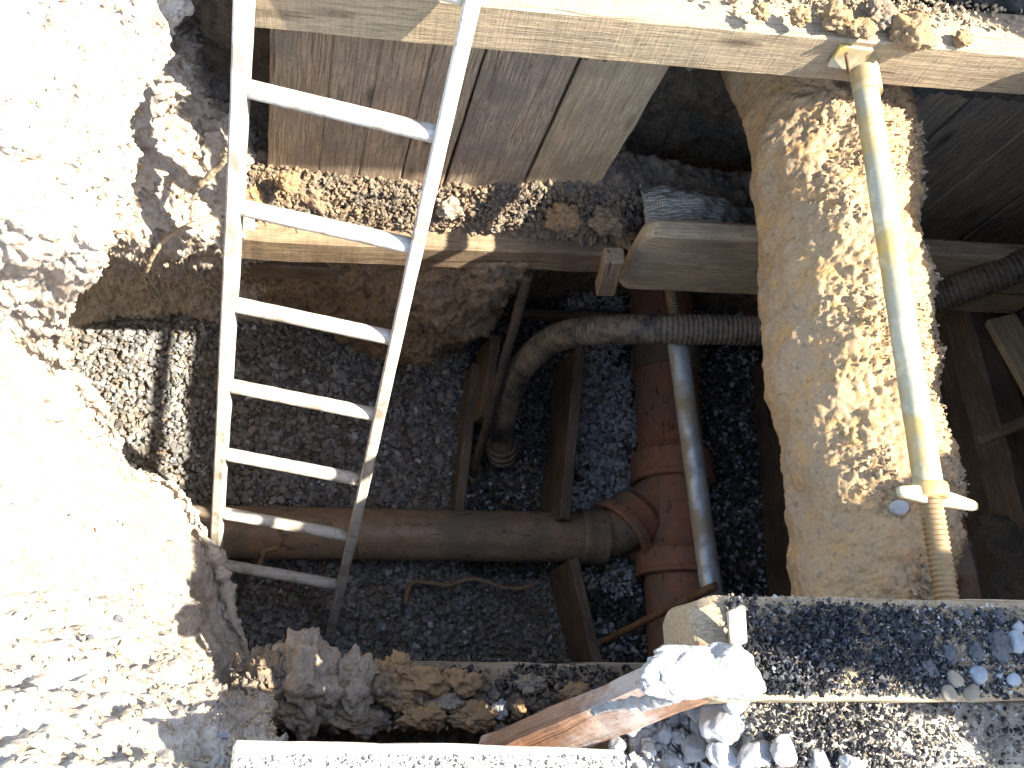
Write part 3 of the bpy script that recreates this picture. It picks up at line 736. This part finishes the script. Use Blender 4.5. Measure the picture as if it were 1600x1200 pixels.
# second near beam on the ground, white in the sun
z2 = .17
f0, f1 = at(1165, 1130, z2), at(1800, 1140, z2)
tag(board('timber_beam', (f0[0], .035, z2-.05), (f1[0], .03, z2-.05), .10, .09, M_pale, seed=88., bev=.006, rough=.004), 'bleached beam on the bottom right ground with asphalt crumbs', 'beam')
n = 5200; g = np.random.default_rng(31)
q = np.column_stack([g.uniform(f0[0], 1.3, n), g.uniform(-.09, .085, n), np.zeros(n)]); dens = 1.1*np.exp(-((q[:, 0]-.80)/.13)**2)+.08+fbm(q, 12, 3)*.35
q = q[g.random(n) < dens]; q[:, 2] = np.where(q[:, 1] > -.015, z2-.002, .085)+g.random(len(q))**2*.014
q3 = np.column_stack([g.uniform(f0[0], 1.3, 2600), g.uniform(-.09, .085, 2600), np.zeros(2600)]); q3[:, 2] = np.where(q3[:, 1] > -.015, z2-.002, .085)+g.random(2600)*.008
tag(scatter('grit', q3, sizes(2600, .003, .014, 34), M_grit, CRB, seed=35), kind='stuff', label='pale grit on the bleached beam at the bottom right', cat='grit')
tag(scatter('asphalt_crumbs', q, sizes(len(q), .004, .013, 32), M_asph, CRB, seed=33), kind='stuff', label='asphalt crumbs on the bleached beam at the bottom right', cat='asphalt crumbs')

# rubble pile
rub = [(1130, 1130, .036, .045), (1008, 1112, .026, .024), (1040, 1098, .015, .014), (1050, 1118, .015, .018), (1085, 1172, .026, .024), (1000, 1160, .03, .026), (1150, 1095, .018, .026),
       (1085, 1108, .018, .02), (1035, 1145, .024, .018), (1092, 1140, .02, .016), (1130, 1180, .026, .02), (1180, 1180, .03, .02), (1225, 1175, .024, .02), (1050, 1190, .024, .018), (985, 1130, .018, .02), (1210, 1130, .02, .018),
       (1280, 1190, .024, .02), (1330, 1195, .02, .015), (1000, 1192, .02, .02)]
rub += [(965, 1165, .016, .014), (1020, 1140, .012, .012), (1062, 1150, .014, .012), (1015, 1172, .014, .012), (1070, 1128, .013, .011)]
rubl = ['largest white stone of the rubble at the bottom', 'pale stone at the top left of the rubble', 'small stone tucked under the concrete lump', 'small pale stone right of the top left stone', 'pale stone below the largest one', 'broad grey stone at the left of the rubble',
        'white oblong stone above the largest one', 'grey stone between the white oblong and the small ones', 'grey stone in the middle of the rubble', 'small grey stone left of the largest one', 'stone at the bottom edge under the largest one', 'pale block in front of the bleached right beam',
        'pale stone right of the pale block', 'stone at the bottom edge left of the rubble middle', 'dark edged stone at the left end of the rubble', 'sandy stone against the end of the bleached right beam', 'pale stone at the bottom edge under the asphalt crumbs', 'small pale stone furthest right at the bottom edge', 'stone in the bottom left corner of the rubble',
        'small stone at the far left tip of the rubble', 'tiny stone between the two broad left stones', 'small stone under the middle grey stone', 'tiny stone at the lower left of the rubble', 'tiny stone above the middle grey stone']
for i, (x, y, a, b) in enumerate(rub):
    zz = (.15+.06*((i*7) % 5)/5) if x > 1110 else (.02+.04*((i*7) % 5)/5)
    tag(lump('rubble_stone', at(x, y, zz), (a, b, min(a, b)*.8), M_stonel, seed=i+140, rough=.22, rot=i*.9, cut=10), rubl[i], 'stone')
tag(lump('rubble_bed', at(1075, 1175, -.06), (.17, .10, .075), M_greyclod, seed=400, rough=.35, sub=5), 'grey gritty mound the rubble stones rest on at the bottom', 'grit mound')
q = np.array([(lambda X: at(X, random.uniform(1100, 1215), (.0 if X < 1110 else .10)+random.uniform(0, .04)))(random.uniform(960, 1300)) for _ in range(900)])
tag(scatter('rubble_chips', q, sizes(900, .006, .03, 41), stone('rubble_chip', [(0., (.20, .19, .17)), (1., (.5, .49, .47))], .9), CRB, seed=42), kind='stuff', label='small grey rubble chips under the pale stones', cat='rubble')

# ------------------------------------------------------------------ clay covered pipe crossing the trench
edges = [(60, 1130, 1400), (130, 1152, 1408), (200, 1166, 1418), (300, 1178, 1430), (400, 1182, 1438), (500, 1192, 1452), (600, 1203, 1462), (700, 1225, 1476), (800, 1232, 1487), (920, 1238, 1492), (1000, 1240, 1495)]
cp, cr = [], []
for y, a, b in edges:
    m0 = (a+b)/2; P = at(m0, y, -.10); dist = np.linalg.norm(P-[0, 0, CZ])
    cp.append(P); cr.append((b-a)/2*dist/F*.985*.93)
cp = catmull(cp, 420); cr = catmull(np.array(cr)[:, None], 420)[:, 0]
Gc = sweep(cp, cr, 260); Nn = Gc-cp[:, None, :]; Nn /= np.linalg.norm(Nn, axis=2)[..., None]
Pp = Gc.reshape(-1, 3); Nf = Nn.reshape(-1, 3)
warm = np.clip((Nf@np.array([.35, 0, .93])-.1)*1.4, 0, 1)       # crumbs rest on the upper side
d = .020*fbm(Pp, 5, 3, .5, 5.)+.006*fbm(Pp, 14, 4, .55, 8.)+.005*fbm(Pp, 34, 4, .6, 11., 1)*(.35+warm)
mask = np.clip(fbm(Pp, 7, 3, .5, 14.)*2+.5, 0, 1)*warm
d = d+.008*mask*np.clip(fbm(Pp, 75, 3, .6, 17., 1)+.2, -.2, 1.5)
Pp = Pp+Nf*d[:, None]
me = mesh_from('earth_covered_pipe', Pp, gridfaces(420, 260, True))
bm = bmesh.new(); bm.from_mesh(me); bmesh.ops.recalc_face_normals(bm, faces=bm.faces); bm.to_mesh(me); bm.free()
tag(link('earth_covered_pipe', me, M_clay), 'thick pipe caked in ochre clay crossing the trench under the yellow strut', 'pipe')
idx = np.where(warm*(.35+mask)*RNG.random(len(warm)) > .52)[0]; idx = RNG.choice(idx, min(len(idx), 2200), replace=False)
tag(scatter('soil_crumbs', Pp[idx]+Nf[idx]*.003, sizes(len(idx), .003, .014, 51), M_crumb, CRB, seed=52), kind='stuff', label='sandy crumbs stuck on the top of the clay-covered pipe', cat='earth crumbs')
tag(lump('stone', at(1405, 793, .055), (.02, .015, .012), M_stonel, seed=170, rough=.1, sub=3, cut=8), 'grey pebble on the clay-covered pipe beside the wing nut', 'stone')

# crumbs and clods on the far beam round the strut head
n = 1500; g = np.random.default_rng(61)
t = g.random(n); x = .45+t*1.0
q = np.column_stack([x, 1.25+.03*(x+.1)+g.random(n)**.8*.09, np.full(n, .0)])
q[:, 2] = wc0[2]+(wc1[2]-wc0[2])*((x-wc0[0])/(wc1[0]-wc0[0]))+wH/2+.004+g.random(n)*.012
w = np.clip((x-.62)/.25, .04, 1)*np.clip((q[:, 1]-(1.25+.03*(x+.1)))/.06, .1, 1)*np.clip(1.6-1.2*np.abs(x-.95)/.35, .15, 1)
q = q[g.random(n) < w]
tag(scatter('soil_crumbs', q, sizes(len(q), .003, .018, 62), M_crumb, CRB, seed=63), kind='stuff', label='sunlit sandy crumbs lying on the top beam', cat='earth crumbs')
for i, (x, y, r, lb) in enumerate([(1425, 52, .042, 'big sandy clod on the top beam right of the strut head'), (1308, 28, .03, 'sandy clod behind the strut head'), (1345, 45, .024, 'clod sitting right over the strut end'),
                                   (1375, 22, .03, 'brown clod behind the top beam, left of the big one'), (1250, 25, .02, 'small sandy clod left of the strut head'), (1505, 62, .018, 'small clod on the top beam at the right'), (1190, 18, .017, 'small clod far left on the crumb strewn top beam')]):
    tag(lump('clod', at(x, y, .29), (r, r*.9, r*.7), M_clod if i != 3 else M_deb, seed=i+200, rough=.8, sub=5), lb, 'clod')

# ------------------------------------------------------------------ struts
def tube_between(name, a, b, r, mat, parent, sides=28, n=40, noise=.0, seed=0.):
    a, b = np.array(a), np.array(b); t = np.linspace(0, 1, n)[:, None]
    return sweep_obj(name, a+(b-a)*t, r, mat, parent, sides, noise, 40, seed=seed)
def thread(name, a, b, r, pitch, mat, parent):
    a, b = np.array(a), np.array(b); L = np.linalg.norm(b-a); n = int(L/pitch*6); t = np.linspace(0, 1, n)
    rad = r*(1-.13*(.5+.5*np.cos(t*L/pitch*2*math.pi)))
    return sweep_obj(name, a+(b-a)*t[:, None], rad, mat, parent, 28)
s_far, s_near = at(1352, 118, .2), at(1452, 768, .2)
s_end = at(1480, 940, .2)
st = thing('trench_strut', 'yellow and zinc adjustable steel strut across the top of the trench', 'strut', s_end)
tube_between('outer_tube', s_far+np.array([-.004, .05, 0]), s_near, .0235, M_strut, st, noise=.0008)
tube_between('collar', s_far+(s_near-s_far)*.0+np.array([-.001, .045, 0]), s_far+(s_near-s_far)*.05, .0275, M_strut, st, n=6)
thread('threaded_spindle', s_near+(s_end-s_near)*.03, s_end+np.array([0, -.02, 0]), .0195, .0085, M_thread, st)
# base plate bearing on the far beam, with a nail through it
pc = aty(1330, 92, 1.258)
link('base_plate', board_mesh(.07, .055, .008, bev=.002, rough=.0008, seed=3.), M_zinc, st, pc+np.array([-.04, -.002, .004]), rotx((1, .02, .02), Vector((0, -1, .15))))
bpy.data.objects['base_plate'].data.materials[0] = M_strut
tube_between('nail', aty(1322, 84, 1.245), aty(1326, 112, 1.243), .0035, M_rust, st, 8, 4)
# wing nut
nut = lathe_obj('wing_nut', Vector(s_near+np.array([0, .012, 0])), (0, -1, 0), [(0., .018), (.0, .029), (.006, .031), (.022, .030), (.025, .026), (.025, .018)], M_strut, st, 24)
def wing(a, b, w0, w1, th):
    a, b = Vector(a), Vector(b); R = rotx(b-a, Vector((0, 0, 1))); L = (b-a).length
    bm = bmesh.new(); pr = []
    for x, w in ((0, w0), (L*.5, (w0+w1)/2), (L*.93, w1), (L, w1*.6)):
        pr.append([bm.verts.new((x, sy*w/2, sz*th/2)) for sy, sz in ((-1, -1), (1, -1), (1, 1), (-1, 1))])
    for i in range(3):
        for k in range(4): bm.faces.new((pr[i][k], pr[i][(k+1) % 4], pr[i+1][(k+1) % 4], pr[i+1][k]))
    bm.faces.new(pr[0]); bm.faces.new(pr[-1]); bmesh.ops.recalc_face_normals(bm, faces=bm.faces)
    bmesh.ops.bevel(bm, geom=list(bm.edges), offset=.0018, segments=2, affect='EDGES')
    me = bpy.data.meshes.new('handle'); bm.to_mesh(me); bm.free(); return me, a, R
nc = s_near+np.array([0, -.006, .0])
for tgt in (at(1404, 768, .235), at(1526, 792, .185)):
    me, a, R = wing(nc, tgt, .032, .017, .010); link('handle', me, M_strut, nut, a, R)

# lower strut over the red pipe
l_far, l_near = aty(1048, 455, 1.24), at(1114, 940, -.80)
s2 = thing('trench_strut', 'dull galvanised strut deep in the trench above the red pipe', 'strut', l_near)
ld = l_near-l_far
tube_between('outer_tube', l_far+ld*.17, l_near, .0285, M_zinc, s2, noise=.0008)
thread('threaded_spindle', l_far-ld*.03, l_far+ld*.18, .0175, .008, M_thread, s2)

# ------------------------------------------------------------------ hose
hp = [(1760, 330, -.25), (1640, 395, -.32), (1540, 437, -.40), (1460, 465, -.48), (1380, 490, -.55), (1290, 508, -.62), (1190, 516, -.68), (1100, 515, -.71), (1020, 514, -.74), (950, 515, -.82), (895, 520, -.94), (848, 541, -1.10),
      (812, 580, -1.28), (793, 630, -1.46), (784, 675, -1.62), (785, 705, -1.74)]
hp = catmull([at(*q) for q in hp], 700)
seg = np.linalg.norm(np.diff(hp, axis=0), axis=1); s_ = np.concatenate([[0], np.cumsum(seg)])
L = s_[-1]; pitch = .0135; nn = int(L/pitch*5); ss = np.linspace(0, L, nn)
hp2 = np.stack([np.interp(ss, s_, hp[:, k]) for k in range(3)], 1)
hr = .0425*(1-.065*(.5+.5*np.cos(ss/pitch*2*math.pi)))
hs = thing('suction_hose', 'black ribbed suction hose dipping into the wet sump', 'hose', hp2[-1])
sweep_obj('hose_body', hp2, hr, M_hose, hs, 28)
dirh = hp2[-1]-hp2[-30]; dirh /= np.linalg.norm(dirh)
lathe_obj('hose_coupling', Vector(hp2[-1]-dirh*.05), dirh, [(0, .044), (0, .052), (.012, .054), (.014, .050), (.028, .050), (.030, .056), (.044, .056), (.046, .050), (.062, .050), (.064, .055), (.074, .055), (.076, .04), (.05, .038)], M_hose, hs, 32)

# ------------------------------------------------------------------ drain pipes
ZP = -1.745; xr = at(1052, 640, ZP+.05)[0]
def yat(py, z=ZP+.1): return at(1050, py, z)[1]
R_ = .122
dp = thing('drain_pipe', 'upper red-brown drain pipe lying on the dark gravel under the hose', 'pipe', (xr, yat(560), ZP-R_))
ytop = yat(470); y1 = yat(568); y2 = yat(690); y3 = yat(738)
lathe_obj('pipe_body', Vector((xr, ytop+.1, ZP)), (0, -1, 0), [(0, R_*.5), (0, R_), (ytop+.1-y2-.02, R_), (ytop+.1-y2+.0, R_+.006), (ytop+.1-y2+.025, R_+.027), (ytop+.1-y3-.012, R_+.029), (ytop+.1-y3-.008, R_+.034), (ytop+.1-y3+.008, R_+.034), (ytop+.1-y3+.012, R_+.026), (ytop+.1-y3+.010, R_+.012), (ytop+.1-y3-.04, R_+.008)], M_pipe, dp, 64, .001)
lathe_obj('coupling_band', Vector((xr, yat(545)+.03, ZP)), (0, -1, 0), [(0, R_), (.0, R_+.012), (yat(545)+.03-y1, R_+.012), (yat(545)+.03-y1, R_)], M_pipem, dp, 64, .002)
jn = thing('pipe_junction', 'red-brown pipe junction with a slanting side socket', 'pipe junction', (xr, yat(800), ZP-R_))
ya = yat(738)+.03; yb = yat(845); yc2 = yat(892)
lathe_obj('junction_body', Vector((xr, ya, ZP)), (0, -1, 0), [(0, R_*.9), (.005, R_-.004), (ya-yb-.02, R_-.004), (ya-yb, R_+.002), (ya-yb+.025, R_+.025), (ya-yc2-.018, R_+.027), (ya-yc2-.014, R_+.032), (ya-yc2, R_+.032), (ya-yc2+.004, R_+.024), (ya-yc2+.002, R_+.010), (ya-yc2-.04, R_+.006)], M_pipe, jn, 64, .001)
bs = at(978, 822, ZP+.02); bs[2] = ZP+.01; be = np.array([xr, yat(742), ZP]); bd = (bs-be)
bd[2] = 0; LB = np.linalg.norm(bd)
lathe_obj('side_branch', Vector(be), bd, [(0., .084), (LB-.105, .084), (LB-.075, .108), (LB-.01, .111), (LB-.004, .130), (LB+.022, .132), (LB+.030, .124), (LB+.026, .104), (LB-.03, .096), (LB-.06, .092)], M_pipe, jn, 56, .001)
lp = thing('drain_pipe', 'lower red-brown drain pipe leaving the junction towards the near beam', 'pipe', (xr, yat(950), ZP-R_))
lathe_obj('pipe_body', Vector((xr, yc2+.04, ZP)), (0, -1, 0), [(0, R_*.8), (0, R_-.003), (yc2+.04-.1, R_-.003)], M_pipe, lp, 64, .001)
# brown branch pipe
c0 = at(330, 831, -1.76); c1 = at(908, 839, -1.755)
bp = thing('branch_pipe', 'mud-brown pipe lying across the gravel behind the ladder foot', 'pipe', (c1+c0)/2-np.array([0, 0, .085]))
dv = c1-c0; Ld = np.linalg.norm(dv)
c00 = c0-dv/Ld*.6
lathe_obj('pipe_body', Vector(c00), dv, [(0, .04), (0, .088), (.4, .088), (.8, .088), (1.2, .088), (Ld+.6, .088)], M_pipem, bp, 56, .003)
lathe_obj('pipe_socket', Vector(c1-dv/Ld*.012), dv, [(0, .082), (0, .096), (.012, .101), (.03, .098), (.075, .098), (.088, .102), (.098, .098), (.098, .08)], M_pipem, bp, 56, .002)
c2 = c1+dv/Ld*.08
lathe_obj('spigot', Vector(c2), Vector(bs-c2), [(0, .083), (np.linalg.norm(bs-c2)*.5, .0835), (np.linalg.norm(bs-c2)+.05, .084)], M_pipem, bp, 56, .001)

# ------------------------------------------------------------------ boards and sticks on the trench bottom
def edgeboard(q0, q1, z0, z1, th, H, mat, label, seed):
    a, b = at(*q0, z0), at(*q1, z1)
    a[2] -= H/2; b[2] -= H/2
    return tag(board('upright_board', a, b, th, H, mat, seed=seed, bev=.003, rough=.002), label, 'board')
edgeboard((908, 536), (886, 806), -1.55, -1.60, .038, .30, M_wet, 'upright board between the black sump gravel and the pale gravel', 3.)
edgeboard((748, 566), (717, 805), -1.72, -1.76, .036, .16, M_wet, 'board edge separating the ladder gravel from the black sump', 5.)
edgeboard((776, 512), (756, 640), -1.55, -1.6, .036, .3, M_wet, 'short upright board beside the muddy stake under the earth bulge', 7.)
edgeboard((1222, 540), (1252, 960), -1.62, -1.66, .03, .25, M_wet, 'dark board on edge along the right side of the deep gravel strip', 15.)
a, b = at(896, 872, -1.62), at(938, 1045, -1.62)
tag(board('upright_board', a+np.array([0, 0, -.14]), b+np.array([0, 0, -.14]), .034, .28, M_wet, seed=9., rough=.002), 'board edge running from the pipe socket to the near beam', 'board')
tag(tube_between('stake', aty(826, 428, 1.285), at(738, 745, -1.83), .0155, M_planky and wood('muddy_stick', (.17, .12, .075), (.12, .085, .055), (.07, .055, .04), (.04, .035, .03), .5, 0., 1.), None, 12, 60, .003, 3.),
    'long muddy wooden stake leaning from the lower far beam to the gravel', 'stake')
tag(tube_between('steel_bar', at(942, 1003, -1.25), at(1118, 915, -.74), .0105, M_rust, None, 12, 30, .0015), 'thin rusty bar slanting over the lower red pipe', 'bar')
lump_p = at(738, 735, -1.83)
tag(lump('mud_clod', lump_p, (.035, .05, .03), M_wall, seed=250, rough=.4), 'dark mud clod at the foot of the muddy stake', 'clod')
P = at(520, 436, -1.0)
tag(board('buried_board', aty(390, 415, 1.36), aty(770, 440, 1.36), .03, .08, M_wet, seed=12., up=(0, 0, 1)), 'dark board under the lower far beam, half in the earth', 'board')  # dark strip along the underside of the lower far beam
tag(board('buried_board', aty(800, 492, 1.62), aty(1010, 500, 1.62), .03, .05, M_wet, seed=14., up=(0, 0, 1)), 'dark batten at the back of the sump above the hose bend', 'board')

def stick(name, pts, r, label, mat=M_root, cat='root'):
    P = catmull([at(*q) for q in pts], 80); rr = r*(1-.35*np.linspace(0, 1, 80))
    return tag(sweep_obj(name, P, rr, mat, None, 10, r*.35, 60), label, cat)
stick('root', [(634, 942, -1.80), (642, 912, -1.79), (665, 910, -1.79), (700, 914, -1.79), (740, 905, -1.79), (790, 918, -1.79), (820, 918, -1.79), (845, 908, -1.80)], .009, 'long tan root lying on the gravel in front of the brown pipe')
stick('root', [(405, 884, -1.60), (415, 862, -1.55), (432, 856, -1.52), (441, 838, -1.50), (432, 824, -1.49)], .008, 'crooked tan root over the lowest ladder rungs')
stick('root', [(556, 850, -1.6), (562, 872, -1.72), (578, 878, -1.79), (590, 872, -1.8)], .0035, 'thin rootlet right of the ladder foot below the brown pipe')
stick('root', [(357, 232, -.2), (345, 255, -.25), (322, 280, -.3), (300, 300, -.34)], .008, 'pale root crossing the sunlit earth at the top left', M_crumb)
stick('root', [(330, 340, -.48), (300, 352, -.45), (262, 372, -.46), (240, 398, -.50), (228, 425, -.58)], .007, 'thick pale root hanging over the gravel at the left', M_crumb)

# woven sack
g = np.random.default_rng(4); nu, nv = 70, 50
u, v = np.meshgrid(np.linspace(0, 1, nu), np.linspace(0, 1, nv), indexing='ij')
c = aty(1090, 345, 1.30)
X = (u-.5)*.36; Y = (v-.4)*.16
hgt = .10*np.clip(1-((u-.42)/.5)**2, 0, 1)*np.clip(1-((v-.5)/.52)**2, 0, 1)
P = np.stack([X, Y, hgt-.15*(u-.3)*.35], -1).reshape(-1, 3)
P[:, 2] += .014*fbm(P*np.array([1, 2.5, 1]), 13, 3, .5, 3., 1)
o = link('sack', mesh_from('sack', P+0, gridfaces(nu, nv)), M_sack, None, c+np.array([.03, 0, -.03]))
sm = o.modifiers.new('thick', 'SOLIDIFY'); sm.thickness = .006
tag(o, 'crumpled woven mesh sack in the hollow left of the clay-covered pipe', 'sack')

# ------------------------------------------------------------------ ladder
LP0 = np.array([-.1278, 1.1522, .0116]); LR = np.array([.0275, .35104, .93595]); LW = np.array([.34783, -.04916, .00822])
LR /= np.linalg.norm(LR); WN = LW/np.linalg.norm(LW); LN = np.cross(LR, WN); LN /= np.linalg.norm(LN)
if LN[1] > 0: LN = -LN
lad = thing('ladder', 'weathered pale ladder leaning down to the gravel from the top beam', 'ladder', LP0-LR*2.0+LW/2)
RW, RD = .029, .050
for side in (0, 1):
    base = LP0+(LW+WN*RW*.5 if side else -WN*RW*.5)
    lo = base-LR*1.985; hi = base+LR*1.15
    rail = board('rail', lo, hi, RW, RD, M_lad, up=LN, parent=lad, seed=side*9.+1, bev=.004, rough=.0008)
for k in range(-4, 7):
    p0 = LP0-LR*.28*k
    if k == -4: p0 = p0-LR*.0
    a_ = p0-WN*.006; b_ = p0+LW+WN*.006
    sweep_obj('rung', a_+(b_-a_)*np.linspace(0, 1, 24)[:, None], .0178, M_lad, lad, 16, .0006, 40, seed=k*3.)

# loose clods on the bank
def surf_pts(n, seed, rng_px, z):
    g = np.random.default_rng(seed); return np.array([at(g.uniform(*rng_px[0]), g.uniform(*rng_px[1]), z) for _ in range(n)])
bk = bpy.data.objects['earth_bank'].data
co = np.empty(len(bk.vertices)*3, np.float32); bk.vertices.foreach_get('co', co); co = co.reshape(-1, 3)
sel = np.where((co[:, 0] > -1.1) & (co[:, 2] > -.9))[0]; sel = RNG.choice(sel, 2000, replace=False)
tag(scatter('soil_crumbs', co[sel]+np.array([0, 0, .002]), sizes(2000, .003, .016, 71)**1., M_crumb, CRB, seed=72), kind='stuff', label='loose sandy crumbs all over the sunlit left bank', cat='earth crumbs')
sel = np.where((co[:, 0] > -.8) & (co[:, 1] < .45) & (co[:, 2] > -.8))[0]; sel = RNG.choice(sel, 2600, replace=False)
tag(scatter('soil_crumbs', co[sel]+np.array([0, 0, .002]), sizes(2600, .003, .018, 78), M_crumb, CRB, seed=79), kind='stuff', label='loose earth crumbs thick on the bank near the bottom left corner', cat='earth crumbs')
sel = np.where((co[:, 0] > -.75) & (co[:, 1] < .35) & (co[:, 2] > -.5))[0]; sel = RNG.choice(sel, 110, replace=False)
tag(scatter('pebbles', co[sel]+np.array([0, 0, .003]), sizes(110, .004, .026, 75), stone('bank_pebble', [(0., (.10, .10, .11)), (.5, (.22, .22, .22)), (1., (.40, .38, .35))], .8), ANG, seed=76), kind='stuff', label='grey pebbles strewn on the bank in the bottom left corner', cat='pebbles')
bk = bpy.data.objects['trench_end'].data
co = np.empty(len(bk.vertices)*3, np.float32); bk.vertices.foreach_get('co', co); co = co.reshape(-1, 3)
sel = RNG.choice(len(co), 1300, replace=False)
tag(scatter('soil_crumbs', co[sel], sizes(1300, .004, .024, 73), M_crumb, CRB, seed=74), kind='stuff', label='sandy crumbs on the earth shelf left of the ladder', cat='earth crumbs')
GR = {'clod': 'loose clods of earth', 'rubble_stone': 'rubble stones at the bottom of the photo', 'stone': 'stones on the near timber', 'asphalt_clump': 'asphalt clumps on the near beam',
      'timber_beam': 'shoring beams', 'trench_strut': 'steel trench struts', 'drain_pipe': 'red-brown drain pipes', 'upright_board': 'boards on edge in the trench bottom', 'root': 'roots', 'timber_sheeting': 'timber sheeting walls',
      'board_offcut': 'board offcuts at the right edge', 'buried_board': 'boards buried in the far earth', 'shade_heap': 'added shade heaps'}
for o in COL.objects:
    if 'category' in o and o.name.split('.')[0] in GR and o.get('kind') != 'stuff': o['group'] = GR[o.name.split('.')[0]]
for m_ in [q for q in bpy.data.materials if q.users == 0]: bpy.data.materials.remove(m_)
